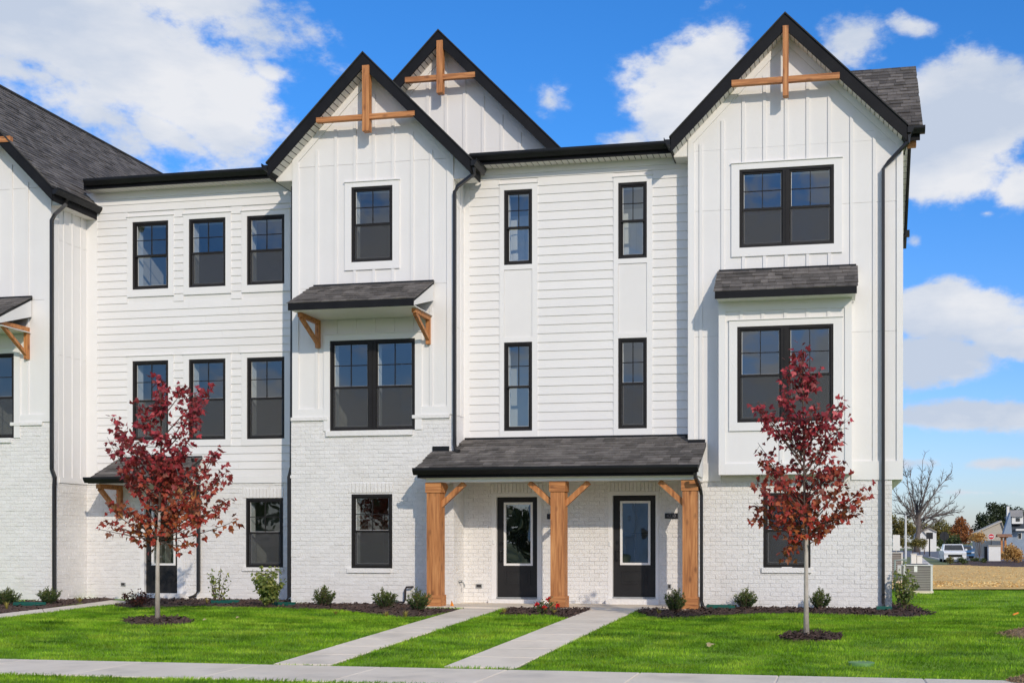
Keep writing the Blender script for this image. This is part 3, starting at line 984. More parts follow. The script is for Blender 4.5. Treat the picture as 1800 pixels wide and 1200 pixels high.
def timbers(Yw, post, collar, mx):
    yf = Yw - ovh
    x0, x1 = sx(post[0], yf), sx(post[1], yf)
    piece('king_post', 'wood_z', TOWN, x0, x1, yf - .03, yf + .11, sz(mx, post[3], yf), sz(mx, post[2], yf))
    a, b = sx(collar[0], yf), sx(collar[1], yf)
    z = sz((collar[0] + collar[1]) / 2, (collar[2] + collar[3]) / 2, yf)
    h = abs(collar[3] - collar[2]) / pix_scale(mx, yf)
    piece('collar_beam', 'wood_x', TOWN, a, b, yf - .012, yf + .08, z - h / 2, z + h / 2)


timbers(YM, (637.5, 649.5, 116, 231), (556, 729, 201, 209.5), 640)
# rear gable of the mid unit
YG = 1.87
XPG, ZPG = sx(770.5, YG - ovh), sz(770.5, 54, YG - ovh)
hG = sx(988, YG - ovh) - XPG
gable(YG, XPG, ZPG, hG, hG + .25, 5.0, soffit_both=False)
gable_wall(YG, XPG, ZPG, T, XPG - hG + .3, XPG + hG - .1, ZPG - T - hG - .6)
battens([sx(p, YG) for p in (721, 752, 784, 816.5, 849, 882, 914)], YG, lambda x: ZPG - hG - .6, lambda x: ZPG - .43 - abs(x - XPG), [])
timbers(YG, (768, 778.5, 72, 164), (712, 835, 131.5, 140.5), 772)
# right bay gable
hlR, hrR = XPR - sx(1179, YR - ovh), sx(1594, YR - ovh) - XPR
gable(YR, XPR, ZPR, hlR, hrR, 2.6)
gable_wall(YR, XPR, ZPR, T, xR0, xRu, zRtop)
timbers(YR, (1376, 1386, 46, 169), (1286, 1476, 134.5, 144.5), 1382)
# left bay gables: the front one and the larger one behind share the same right-hand slope
hrB = sx(91, -.34) - XPB
gable(YM, XPB, ZPB, hrB, hrB, 2.2, soffit_both=False)
gable_wall(YM, XPB, ZPB, T, xB0 + .2, xB1, zBj2 + .003)
timbers(YM, (-104, -91, 150, 262), (-180, 18, 246.5, 256.5), -90)
XPB2 = XPB - .71; ZPB2 = ZPB + .71
gable(1.8, XPB2, ZPB2, 2.6, .80, 9.0, soffit_both=False)

# eaves along the depth of the bays
def side_eave(xw, xt, zt, y0, y1, sgn, gy0=None, gut=True):
    """horizontal soffit and gutter beside a bay; xt = tail"""
    yw = y0 + ovh
    MB().box(min(xw, xt), max(xw, xt), yw, y1, zt - T + .0, zt - T + .02).build('eave_soffit', 'soffit', TOWN)
    hw = abs(xt - xw)
    MB().prism([(xt, yw + .003, zt - T + .021), (xw, yw + .003, zt - T + .021), (xw, yw + .003, zt - T + hw + .1), (xt, yw + .003, zt - T + .1)], (0, .02, 0)).build('eave_return', 'trim', TOWN)
    MB().box(xt - .012, xt + .012, y0 + .03, y1, zt - T, zt - .03).build('fascia', 'rake', TOWN)
    if gut: gutter((xt + sgn * .013, (gy0 if gy0 is not None else y0), zt - .155), (xt + sgn * .013, y1, zt - .155), (sgn, 0, 0), h=.14)


side_eave(xM1, XPM + hrM, ZPM - hrM, -ovh, YC - .34, 1)
side_eave(xM0, XPM - hlM, ZPM - hlM, -ovh, YL - .34, -1)
side_eave(xB1, XPB + hrB, ZPB - hrB, -ovh, YL, 1)
side_eave(xRu, XPR + hrR, ZPR - hrR, YR - ovh, YR + .5, 1)
side_eave(xR0, XPR - hlR, ZPR - hlR, YR - ovh, YC - .02, -1)

# centre eave: fascia, soffit panels, gutter, low roof behind
def front_eave(x0, x1, Yw, zb, nside=.33, gx0=None, gx1=None):
    yf = Yw - nside
    piece('fascia', 'rake', TOWN, x0, x1, yf - .02, yf, zb, zb + .19)
    gutter((gx0 or x0, yf - .021, zb + .065), (gx1 or x1, yf - .021, zb + .065), (0, -1, 0), h=.14)
    n = int((x1 - x0) / .122)
    w = (x1 - x0) / n
    for i in range(n):
        piece('soffit_panel', 'soffit', TOWN, x0 + i * w + .008, x0 + (i + 1) * w - .008, yf + .002, Yw - .002, zb + .012, zb + .022)
    piece('soffit_backing', 'under', TOWN, x0, x1, yf + .001, Yw, zb + .026, zb + .04)
    MB().prism([(x0, yf - .02, zb + .20), (x0, yf - .02, zb + .23), (x0, Yw + 5.0, zb + .23 + 1.1), (x0, Yw + 5.0, zb + .20 + 1.1)], (x1 - x0, 0, 0)).build('roof', 'under', TOWN)


zCe = sz(1000, 280.8, YC - .33)
front_eave(xM1 + .02, xC1 - .0, YC, zCe, gx0=sx(826, .2), gx1=sx(1194, .2))
zLe = sz(320, 323.5, YL - .33)
front_eave(sx(148, YL - .33), xM0, YL, zLe, gx0=sx(147, .7), gx1=sx(512, .7))


# shingles
shingle_rest = []


def shingles(o, u, v, L, H, parent, expo=.14, keep=None, own=True, jit=0):
    o, u, v = Vector(o), Vector(u).normalized(), Vector(v).normalized()
    n = u.cross(v).normalized()
    r, vv = 0, 0.0
    out = []
    while vv < H - .02:
        h = min(expo, H - vv)
        t = -RND.uniform(0, .3)
        while t < L:
            w = RND.choice((.14, .18, .22, .26, .30, .34))
            a, b = max(t, 0), min(t + w, L)
            t += w
            if b - a < .03: continue
            if keep and not keep((a + b) / 2, vv + h / 2): continue
            thick = RND.choice((.7, .9, 1.0, 1.5))
            out.append(frame4(o + u * (a + .002) + v * (vv + RND.uniform(-.004, .004)), u * (b - a - .004), v * (h + .006), n * thick))
        vv += expo
    if own:
        for m_ in out: place('shingle', 'shingle', 'shingle', parent, m_)
    else: shingle_rest.extend(out)


# big left slope
zt_ = ZPB2
slope_v = Vector((-1, 0, 1)).normalized()
yB0 = -ovh - .02
eaveX, eaveZ = XPB + hrB + .02, ZPB - hrB - .0
Hs = (eaveX - XPB2) * 1.4142
front_ridge = (eaveX - XPB) * 1.4142
# continuous deck of the shared slope
MB().prism([(eaveX - .03, -ovh + .03, eaveZ + .01), (XPB, -ovh + .03, ZPB), (XPB, -ovh + .03, ZPB - .05), (eaveX - .03, -ovh + .03, eaveZ - .05)], (0, 9.5, 0)).build('roof', 'under', TOWN)
MB().prism([(XPB + .02, 1.5, ZPB - .02), (XPB2, 1.5, ZPB2), (XPB2, 1.5, ZPB2 - .05), (XPB + .02, 1.5, ZPB - .07)], (0, 8, 0)).build('roof', 'under', TOWN)
shingles((eaveX, yB0, eaveZ + .012), (0, 1, 0), slope_v, 9.3, Hs, TOWN, keep=lambda a, b: b < front_ridge - .02 or a + yB0 > 1.5, own=False)
MB().beam((XPB2, 1.45, ZPB2 + .02), (XPB2, 9.3, ZPB2 + .02), .16, .045).build('ridge_cap', 'under', TOWN)

# cross gable at the right-hand end
xq0, xq1 = .12, sx(1623, .3)
ze = sz(1610, 226, .30)
run = 1.98
v45 = Vector((0, 1, 1)).normalized()
MB().prism([(xq0, .30, ze), (xq0, .30 + run, ze + run), (xq0, .30 + run, ze + run - .05), (xq0, .30, ze - .05)], (xq1 - xq0 - .01, 0, 0)).build('roof', 'under', TOWN)
shingles((xq0, .27, ze - .02), (1, 0, 0), v45, xq1 - xq0, run * 1.4142 + .04, TOWN, own=False)
MB().prism([(xq0, .30 + run, ze + run), (xq0, 5.2, ze + run - 2.95), (xq0, 5.2, ze + run - 3.0), (xq0, .30 + run, ze + run - .06)], (xq1 - xq0 - .02, 0, 0)).build('roof', 'under', TOWN)
gutter((sx(1592, .26), .29, ze - .12), (sx(1626, .26), .29, ze - .12), (0, -1, 0), h=.13)
piece('fascia', 'rake', TOWN, xRu + .03, xq1 - .06, .30, .325, ze - .22, ze - .02)
# rear slope overhang: soffit panels and the black rake seen from below
yr0, zr0 = .30 + run, ze + run - .26
dv = Vector((0, 2.52, -2.52)); ln = dv.length; dvn = dv / ln
xs0, xs1 = xRu + .01, xq1 - .10
n_ = 26
for i in range(n_):
    o = Vector((xs0, yr0, zr0)) + dvn * (i * ln / n_ + .005)
    place('soffit_panel', 'cube', 'soffit', TOWN, frame4(o, Vector((xs1 - xs0, 0, 0)), dvn * (ln / n_ - .012), Vector((0, .008, .008))))
MB().obox((xs0, yr0, zr0 + .03), (xs1 - xs0, 0, 0), dv, (0, .01, .01)).build('soffit_backing', 'under', TOWN)
MB().obox((xs1 + .002, yr0, zr0 - .04), (.03, 0, 0), dv, (0, .12, .12)).build('rake_board', 'rake', TOWN)
MB().box(xs1 - .02, xs1 + .13, yr0 + 2.5, yr0 + 2.62, zr0 - 2.56, zr0 - 2.42).build('gutter', 'black', TOWN)
piece('outrigger', 'wood_x', TOWN, xRu + .10, xs1 - .02, .42, .55, sz(1600, 257, .42), sz(1600, 242, .42))
MB().prism([(xRu - .02, YR + .3, zRtop - .2), (xRu - .02, 4.6, zRtop - .6), (xRu - .02, .30 + run, ze + run - .35)], (.02, 0, 0)).build('panel', 'white', TOWN)

# ------------------------------------------------------------ awnings
def awning(tl, tr, fl, fr, fh, Yw, proj, ztop_py, zf_py, brackets=None, cheek=True):
    """shed awning: tl,tr = px of the top edge ends; fascia px fl,fr at Y = Yw - proj"""
    yf = Yw - proj
    mx = (tl + tr) / 2; mf = (fl + fr) / 2
    x0, x1 = sx(tl, Yw), sx(tr, Yw)
    zt = sz(mx, ztop_py, Yw); zf = sz(mf, zf_py, yf)
    h = fh / pix_scale(mf, yf)
    aw_ = MB().prism([(x0, yf, zf - .012), (x0, Yw, zt - .012), (x0, Yw, zt - .06), (x0, yf, zf - .06)], (x1 - x0, 0, 0)).build('awning', 'under', TOWN)
    vv = Vector((0, proj, zt - zf)); Ls = vv.length
    shingles((x0 - .03, yf - .03, zf - .012), (1, 0, 0), vv, x1 - x0 + .06, Ls, aw_, expo=Ls / round(Ls / .15))
    MB().box(x0, x1, yf - .03, yf - .002, zf - h - .012, zf - .012).build('fascia', 'rake', aw_)
    MB().box(x0 + .02, x1 - .02, yf, Yw - .03, zf - h + .0, zf - h + .015).build('soffit', 'trim', aw_)
    if cheek:
        for xa in (x0, x1 - .03):
            MB().prism([(xa, yf + .001, zf - h), (xa, Yw - .03, zf - h + (zt - zf) * .55), (xa, Yw - .03, zt - .065), (xa, yf + .001, zf - .065)], (.03, 0, 0)).build('cheek_board', 'trim', aw_)
    MB().box(x0, x1, Yw - .035, Yw - .001, zt - .015, zt + .025).build('flashing', 'black', aw_)
    return x0, x1, zf - h, yf


def bracket(x, zt, zb, Yw, proj, w=.085, s=.085):
    a = MB().box(x - w / 2, x + w / 2, Yw - s, Yw - .002, zb, zt).build('bracket', 'wood_z', TOWN)
    MB().box(x - w / 2, x + w / 2, Yw - proj, Yw - s - .001, zt - s, zt).build('bracket_arm', 'wood_x', a)
    MB().beam((x, Yw - proj + .06, zt - s - .0), (x, Yw - s * .6, zb + .09), w * .85, s * .8, (1, 0, 0)).build('bracket_brace', 'wood_z', a)
    return a


x0, x1, zb_, yf_ = awning(552, 763, 505, 723, 12.5, YM, 1.09, 499, 528, None)
zbr = sz(747, 543, YM)
for p in (562, 756): bracket(sx(p, YM) - .02, zb_ - .003, sz(650, 609, YM), YM, .84)
x0, x1, zb_, yf_ = awning(1264, 1505, 1257, 1502, 12.5, YR, .74, 472, 507)
# left bay awning (its right end shows)
x0, x1, zb_, yf_ = awning(-165, 57, -215, 8, 12.5, YM, 1.09, 527, 560)
bracket(sx(51, YM) - .02, sz(51, 576, YM), sz(51, 632, YM), YM, .84)
# left porch hood over the door
x0, x1, zb_, yf_ = awning(212, 356, 150, 299, 6, YL, 1.09, 804, 842, cheek=False)
gutter((x0 - .03, yf_ - .031, zb_ + .0), (x1 + .03, yf_ - .031, zb_ + .0), (0, -1, 0), h=.12)
for p in (213, 343): bracket(sx(p, YL), zb_ - .003, sz(280, 910, YL), YL, .80, .1, .1)

# ------------------------------------------------------------ porch
YGt = -1.07
zg_f = sz(976, 818, YGt)                           # top of the porch fascia
zwall = zCs + .0
x0p, x1p = sx(728, YGt), sx(1227, YGt)
yf = YGt + .12
pr = MB().prism([(x0p, yf, zg_f - .012), (x0p, YC, zwall - .012), (x0p, YC, zwall - .08), (x0p, yf, zg_f - .08)], (x1p - x0p, 0, 0))
porch = pr.build('porch_roof', 'under', TOWN)
vv = Vector((0, YC - yf, zwall - zg_f)); Ls = vv.length
su_bay, su_rb = xM1, xR0


def keep_porch(a, b):
    x = x0p + a; y = yf + (YC - yf) * b / Ls
    if x < xM1 + .05 and y > YM - .03: return False
    if x > xR0 - .05 and y > YR - .03: return False
    return True


shingles((x0p - .02, yf - .03, zg_f - .012), (1, 0, 0), vv, x1p - x0p + .04, Ls + .02, porch, expo=Ls / round(Ls / .15), keep=keep_porch)
gutter((x0p - .03, yf - .03, zg_f - .145), (x1p + .0, yf - .03, zg_f - .145), (0, -1, 0), porch, h=.135)
MB().box(x0p + .03, x1p - .03, yf - .03, yf - .004, zg_f - .20, zg_f - .02).build('fascia', 'rake', porch)
# cheeks closing the ends of the porch roof
for xa in (x0p + .02, x1p - .06):
    MB().prism([(xa, yf + .001, zg_f - .2), (xa, YM - .0, zg_f - .2), (xa, YM - .0, zg_f + (zwall - zg_f) * (YM - yf) / (YC - yf) - .085), (xa, yf + .001, zg_f - .085)], (.03, 0, 0)).build('cheek_board', 'trim', porch)
zbm1 = zg_f - .20
zbm0 = sz(976, 845, -.82)
ybm0 = -.84
xb0, xb1 = sx(749, ybm0), sx(1224, ybm0)
MB().box(xb0, xb1, ybm0, ybm0 + .24, zbm0, zbm1 + .03).build('porch_beam', 'trim', porch)
MB().box(x0p + .04, x1p - .04, yf, ybm0 - .001, zbm1 - .0, zbm1 + .012).build('eave_soffit', 'trim', porch)
MB().box(xM1 + .02, xC1, ybm0 + .241, YC - .02, zbm0 + .10, zbm0 + .12).build('porch_ceiling', 'soffit', porch)
MB().box(xb0, xb0 + .2, ybm0 + .241, YM - .02, zbm0 + .0, zbm0 + .15).build('porch_beam', 'trim', porch)
MB().box(xb1 - .2, xb1, ybm0 + .241, YR - .02, zbm0 + .0, zbm0 + .15).build('porch_beam', 'trim', porch)
# flashing where the roof meets the bays
zb_at = lambda y: zg_f + (zwall - zg_f) * (y - yf) / (YC - yf)
MB().box(sx(761, YM) - .0, sx(790, YM), YM - .03, YM - .003, zb_at(YM) - .02, zb_at(YM) + .085).build('flashing', 'black', porch)
MB().box(xR0 - .0, sx(1240, YR), YR - .05, YR - .031, zb_at(YR) - .03, zb_at(YR) + .05).build('flashing', 'black', porch)
MB().box(xM1 + .03, xR0, YC - .04, YC - .027, zwall - .02, zwall + .03).build('flashing', 'black', porch)

zslab = .285
slab_thing = None
YCOL = -.80
for k, (a, b) in enumerate(((750, 774), (967.5, 991.5), (1199.5, 1224))):
    xc0 = sx(a, YCOL); xc1 = xc0 + .272
    col = MB().box(xc0, xc1, YCOL, YCOL + .272, zslab, zbm0).build('porch_column', 'wood_z', TOWN)
    e = .022
    MB().box(xc0 - e, xc1 + e, YCOL - e, YCOL + .272 + e, zslab - .01, zslab + .21).build('column_base', 'wood_x', col)
    MB().box(xc0 - e, xc1 + e, YCOL - e, YCOL + .272 + e, zbm0 - .20, zbm0 - .001).build('column_capital', 'wood_x', col)
    yc = YCOL + .136
    for sgn in (-1, 1):
        if k == 0 and sgn < 0 or k == 2 and sgn > 0: continue
        xs = xc1 if sgn > 0 else xc0
        MB().beam((xs + sgn * .45, yc, zbm0 - .02), (xs - sgn * .03, yc, zbm0 - .45), .09, .10, (0, 1, 0)).build('column_brace', 'wood_z', col)
    if k != 1:
        MB().beam((xc0 + .136, YCOL + .272 + .42, zbm0 - .02), (xc0 + .136, YCOL + .25, zbm0 - .43), .09, .10, (1, 0, 0)).build('column_brace', 'wood_z', col)


# doors
def door(o, leaf, glass, panel, Y, side='left'):
    """o = opening; leaf/glass/panel in pixels (l, r, t, b)"""
    mx = (leaf[0] + leaf[1]) / 2
    yd = Y + .06
    q = lambda r, y: (sx(r[0], y), sx(r[1], y), sz(mx, r[3], y), sz(mx, r[2], y))
    l0, l1, lb, lt = q(leaf, yd)
    fb = MB()
    fb.box(o[0], l0 - .004, Y - .012, Y + .12, o[2], o[3]); fb.box(l1 + .004, o[1], Y - .012, Y + .12, o[2], o[3])
    fb.box(l0 - .004, l1 + .004, Y - .012, Y + .12, lt + .004, o[3])
    fb.build('door_frame', 'trim', TOWN)
    piece('threshold', 'steel', TOWN, l0 - .004, l1 + .004, Y - .02, Y + .10, lb - .03, lb - .004)
    g0, g1, gb, gt = q(glass, yd)
    d = MB()
    for a, c, p, r in wall_cells(l0, l1, lb, lt, [(g0 + .02, g1 - .02, gb + .02, gt - .02)]): d.box(a, c, yd, yd + .045, p, r)
    dr = d.build('door', 'door', TOWN)
    w = .045
    fr = MB()
    fr.box(g0, g0 + w, yd - .018, yd + .03, gb, gt); fr.box(g1 - w, g1, yd - .018, yd + .03, gb, gt)
    fr.box(g0 + w, g1 - w, yd - .018, yd + .03, gb, gb + w); fr.box(g0 + w, g1 - w, yd - .018, yd + .03, gt - w, gt)
    fr.build('glass_frame', 'trim', dr)
    MB().face([(g0 + w, yd + .008, gb + w), (g1 - w, yd + .008, gb + w), (g1 - w, yd + .008, gt - w), (g0 + w, yd + .008, gt - w)]).build('pane', 'doorglass', dr)
    c = (g0 + g1) / 2; zc = (gb + gt) / 2
    MB().box(c - .009, c + .009, yd + .012, yd + .02, gb + w, gt - w).build('muntin', 'frame', dr)
    MB().box(g0 + w, g1 - w, yd + .0125, yd + .0195, zc - .009, zc + .009).build('muntin', 'frame', dr)
    p0, p1, pb, pt = q(panel, yd)
    pm = MB()
    t = .03
    pm.box(p0, p0 + t, yd - .010, yd, pb, pt); pm.box(p1 - t, p1, yd - .010, yd, pb, pt); pm.box(p0 + t, p1 - t, yd - .010, yd, pb, pb + t); pm.box(p0 + t, p1 - t, yd - .010, yd, pt - t, pt)
    pm.box(p0 + .06, p1 - .06, yd - .006, yd, pb + .06, pt - .06)
    pm.build('door_panel', 'door', dr)
    hx = l0 + .085 if side == 'left' else l1 - .085
    hb = MB()
    hz = lb + .93
    hb.tube([(hx, yd, hz + .17), (hx, yd - .03, hz + .17)], .032, 12)
    hb.tube([(hx, yd, hz), (hx, yd - .04, hz)], .03, 12); hb.tube([(hx, yd - .035, hz + .01), (hx, yd - .07, hz - .03), (hx, yd - .07, hz - .16), (hx, yd - .03, hz - .2), (hx, yd, hz - .2)], .012, 6)
    hb.build('door_handle', 'steel' if False else 'black', dr)
    room(o[0] + .01, o[1] - .01, Y + .225, Y + 3.0, o[2] - .02, o[3] + .05)
    return dr


door(D1, (874.5, 945.5, 873.5, 1048.5), (886, 936.7, 882.5, 993.5), (887.5, 932.5, 1001.5, 1026.5), YC)
door(D2, (1078.3, 1153, 870.5, 1048), (1090.3, 1143.4, 880, 992.4), (1092.3, 1138, 1001, 1026), YC)
door(dl, (257, 314.5, 889, 1043), (267, 312 - 3, 897, 993), (268, 308, 1002, 1022), YL)
for o in (D1, D2, dl):
    YY = YL if o is dl else YC
    piece('door_step', 'brick', TOWN, o[0] - .02, o[1] + .02, YY - .16, YY + .05, zslab - .02, o[2] if o is not dl else zslab + .1)

# downspouts
def downspout(pts, w=.042):
    b = MB(); b.tube(pts, w, 4); b.build('downspout', 'bronze', TOWN)


def dsp(cols):
    return [Vector((sx(p, y), y, sz(p, q, y))) for p, q, y in cols]


xs = sx(1552.5, YR - .06)
top = XPR + hrR
downspout([(top + .05, YR - .26, ZPR - hrR - .16), (top + .03, YR - .25, ZPR - hrR - .30), (xs + .10, YR - .07, ZPR - hrR - .60), (xs, YR - .07, ZPR - hrR - .72), (xs, YR - .07, 3.1), (xs, YR - .07, .36), (xs + .02, YR - .16, .26)])
xs = sx(799.5, YM - .05)
tM = XPM + hrM
downspout([(tM + .05, -.24, ZPM - hrM - .16), (tM + .05, -.22, ZPM - hrM - .28), (xs + .06, -.06, ZPM - hrM - .46), (xs, -.06, ZPM - hrM - .56), (xs, -.06, zb_at(-.06) + .13), (xs + .03, -.10, zb_at(-.1) + .05), (xs + .14, -.20, zb_at(-.2) + .06)])
xs = sx(91.5, YM - .05)
tB = XPB + hrB
downspout([(tB + .06, .05, ZPB - hrB - .16), (tB + .06, .04, ZPB - hrB - .26), (xs + .08, -.06, ZPB - hrB - .50), (xs, -.06, ZPB - hrB - .62), (xs, -.06, zLband0 + .28), (xs + .075, -.06, zLband0 + .10), (xs + .06, -.06, zLband0 - .1), (xs + .06, -.06, .36), (xs + .08, -.14, .28)])
xs = sx(515, YL - .6)
downspout([(sx(497, .75), .75, zLe + .06), (sx(503, .7), .70, zLe - .08), (xM0 - .06, .35, zLe - .30), (xM0 - .06, .12, zLe - .45), (xM0 - .06, .06, zMbrick - .9), (xM0 - .06, .06, sz(512, 820, 0)), (xM0 - .115, .06, sz(512, 838, 0)), (xM0 - .115, .06, .4), (xM0 - .14, -.02, .3)])
xs = sx(1231, -.68)
downspout([(sx(1222, -1.1), -1.1, zg_f - .16), (sx(1222, -1.1), -1.09, zg_f - .24), (xs + .0, -.70, zbm0 - .16), (xs + .02, -.66, zbm0 - .28), (xs + .02, -.66, .42), (xs + .05, -.72, .32), (xs + .14, -.80, .27)])
xs = sx(349, YL - .06)
downspout([(x1 - .05, YL - .3, zb_at(0)), (xs, YL - .06, zLband0 + .02), (xs, YL - .06, .45), (xs - .03, YL - .16, .34), (xs - .1, YL - .26, .3)])

# small fittings
def plaque(x0, x1, z0, z1, Y, text=None):
    p = MB().box(x0, x1, Y - .03, Y - .012, z0, z1).build('address_plaque', 'plaque', TOWN)
    if text:
        cu = bpy.data.curves.new('digits', 'FONT')
        cu.body = text; cu.size = (z1 - z0) * .86; cu.align_x = 'CENTER'; cu.align_y = 'CENTER'; cu.extrude = .002
        tmp = bpy.data.objects.new('digits', cu); COL.objects.link(tmp)
        me = bpy.data.meshes.new_from_object(tmp.evaluated_get(bpy.context.evaluated_depsgraph_get()))
        bpy.data.objects.remove(tmp)
        me.materials.clear(); me.materials.append(M['digit'])
        t = link('house_number', me, p, ((x0 + x1) / 2, Y - .033, (z0 + z1) / 2))
        t.rotation_euler = (math.pi / 2, 0, 0)


plaque(sx(1169, YC), sx(1191.5, YC), sz(1180, 911, YC), sz(1180, 901.5, YC), YC, '4230')
plaque(sx(962, YC), sx(984.5, YC), sz(972, 912, YC), sz(972, 902.5, YC), YC)


def vent(px, py, Y, w=.13, h=.085):
    x, z = sx(px, Y), sz(px, py, Y)
    v = MB().box(x - w / 2, x + w / 2, Y - .03, Y - .01, z - h / 2, z + h / 2).build('wall_vent', 'steel', TOWN)
    MB().box(x - w / 2 + .015, x + w / 2 - .015, Y - .034, Y - .03, z - h / 2 + .015, z + h / 2 - .015).build('louvre', 'dkpipe', v)


vent(842.5, 1029, YC); vent(217.5, 1026, YL, .11, .08); vent(1177, 1030, YC, .075, .10)
for p, y in ((868.5, 952, ), (1072.5, 955)):
    MB().box(sx(p, YC) - .016, sx(p, YC) + .016, YC - .03, YC - .011, sz(p, y + 4, YC), sz(p, y - 4, YC)).build('doorbell', 'indoor', TOWN)
hb = MB(); x, z = sx(810, .3), sz(810, 1023, .3)
x = xM1
hb.tube([(x, .32, z), (x + .09, .32, z), (x + .12, .32, z - .05), (x + .12, .32, z - .1)], .018, 8); hb.tube([(x + .07, .32, z), (x + .07, .26, z + .045)], .01, 6); hb.box(x + .03, x + .11, .23, .27, z + .03, z + .045)
hb.build('hose_bib', 'steel', TOWN)
pb = MB(); g = lambda p, q: Vector((sx(p, -.10), -.10, sz(p, q, -.10)))
a = g(723, 1031)
pb.tube([Vector((a.x, -.01, a.z)), a, g(714, 1031.5), g(712.5, 1035), g(712, 1054), g(709, 1058), g(690, 1058), g(656, 1058), g(654, 1068)], .022, 8)
pb.build('drain_pipe', 'dkpipe', TOWN, smooth=True)
vp = MB(); 
joined('roof_shingles', 'shingle', 'shingle', TOWN, shingle_rest)

# ================================================================== ground
def pmat_grass():
    m, nt, b = new_mat('lawn_grass')
    N, L = nt.nodes.new, nt.links.new
    geo = N('ShaderNodeNewGeometry')
    mp = N('ShaderNodeMapping'); mp.inputs['Scale'].default_value = (1.0, 2.2, 1)
    L(geo.outputs['Position'], mp.inputs['Vector'])
    n = N('ShaderNodeTexNoise'); n.inputs['Scale'].default_value = 1.15; n.inputs['Detail'].default_value = 7; n.inputs['Roughness'].default_value = .68
    L(mp.outputs[0], n.inputs['Vector'])
    r = N('ShaderNodeValToRGB')
    e = r.color_ramp.elements
    e[0].position, e[0].color = .34, (.075, .20, .010, 1)
    e[1].position, e[1].color = .70, (.56, .72, .07, 1)
    k = e.new(.5); k.color = (.25, .46, .022, 1)
    L(n.outputs['Fac'], r.inputs[0])
    mp2 = N('ShaderNodeMapping'); mp2.inputs['Scale'].default_value = (1.2, 5.5, 1)
    L(geo.outputs['Position'], mp2.inputs['Vector'])
    n2 = N('ShaderNodeTexNoise'); n2.inputs['Scale'].default_value = 1.0; n2.inputs['Detail'].default_value = 3
    L(mp2.outputs[0], n2.inputs['Vector'])
    s2 = N('ShaderNodeMapRange'); s2.inputs['From Min'].default_value = .35; s2.inputs['From Max'].default_value = .62
    s2.inputs['To Min'].default_value = .58; s2.inputs['To Max'].default_value = 1.16
    L(n2.outputs['Fac'], s2.inputs['Value'])
    m1 = N('ShaderNodeMapRange'); m1.inputs['To Min'].default_value = .70; m1.inputs['To Max'].default_value = 1.3
    L(geo.outputs['Random Per Island'], m1.inputs['Value'])
    mr = N('ShaderNodeMath'); mr.operation = 'MULTIPLY'
    L(m1.outputs[0], mr.inputs[0]); L(s2.outputs[0], mr.inputs[1])
    mx = N('ShaderNodeMix'); mx.data_type = 'RGBA'; mx.blend_type = 'MULTIPLY'; mx.inputs[0].default_value = 1
    L(r.outputs[0], mx.inputs[6]); L(mr.outputs[0], mx.inputs[7])
    L(mx.outputs[2], b.inputs['Base Color'])
    b.inputs['Roughness'].default_value = .55
    b.inputs['Specular IOR Level'].default_value = .25
    tl = N('ShaderNodeBsdfTranslucent'); L(mx.outputs[2], tl.inputs['Color'])
    ms = N('ShaderNodeMixShader'); ms.inputs[0].default_value = .42
    L(b.outputs[0], ms.inputs[1]); L(tl.outputs[0], ms.inputs[2])
    L(ms.outputs[0], nt.nodes['Material Output'].inputs['Surface'])
    return m


M['grass'] = pmat_grass()
M['lawn'] = pmat('lawn_base', ((.11, .23, .014), (.24, .40, .03)), .9, 1.4, stretch=(1, 2, 1), bump=.7, bscale=45)
M['field'] = pmat('far_grass', ((.13, .16, .05), (.22, .23, .09)), .95, .35, bump=.5, bscale=3)
M['straw'] = pmat('straw', ((.62, .37, .11), (.98, .66, .24)), .95, 2.6, stretch=(.35, 1.6, 1), detail=10, bump=1.0, bscale=9, dirt=((.40, .22, .08), .55, .7))
M['straw_bits'] = pmat('straw_bits', ((.72, .45, .15), (.98, .70, .29)), .95, 1.2, piece=.35)
M['asphalt'] = pmat('asphalt', ((.16, .16, .17), (.21, .21, .22)), .9, .5, bump=.2, bscale=30)

yy = [-400, -30, -13.6, Y_WALK, -8.2, -7.6, -7.0, -6.4, -5.9, Y_TOP, 12, 15, 18, 21, 24, 27, 30, 34, 38, 100, 250, 1500]
b = MB()
xxs = [-900, -60, -12, 8, 60, 900]
for y in yy:
    for x in xxs: b.v.append((x, y, zg(y)))
nx = len(xxs)
for i in range(len(yy) - 1):
    for j in range(nx - 1): b.f.append((i * nx + j, i * nx + j + 1, (i + 1) * nx + j + 1, (i + 1) * nx + j))
gr = b.build('ground', 'field', None, 'structure')


def sheet(name, pts, m, lift, parent=None, kind='structure'):
    return MB().face([(p[0], p[1], zg(p[1]) + lift) for p in pts]).build(name, m, parent, kind)


lw = MB()
ylw = (-13.2, Y_WALK, -8.2, -7.6, -7.0, -6.4, -5.9, Y_TOP, 9.35)
for ya, yb in zip(ylw, ylw[1:]):
    lw.face([(-40, ya, zg(ya) + .004), (40, ya, zg(ya) + .004), (40, yb, zg(yb) + .004), (-40, yb, zg(yb) + .004)])
lw.build('lawn', 'lawn', None, 'structure')
sheet('street', [(-300, -24), (300, -24), (300, -13.4), (-300, -13.4)], 'asphalt', .004)
piece_k = MB().box(-300, 300, -13.4, -13.2, 0, .1).build('kerb', 'concrete', None, 'structure')
sheet('far_meadow', [G(1560, 992), (120, G(1800, 996).y), (160, 900), (-80, 900), (-80, 40)], 'field', .004)
# --- pavement along the street, slab by slab
SW0, SW1 = -10.07, -8.66
sidewalk = link('sidewalk', None, None, (0, SW1, 0)); sidewalk['kind'] = 'structure'
exc = [[(-40, SW0 - .02), (40, SW0 - .02), (40, SW1 + .02), (-40, SW1 + .02)]]


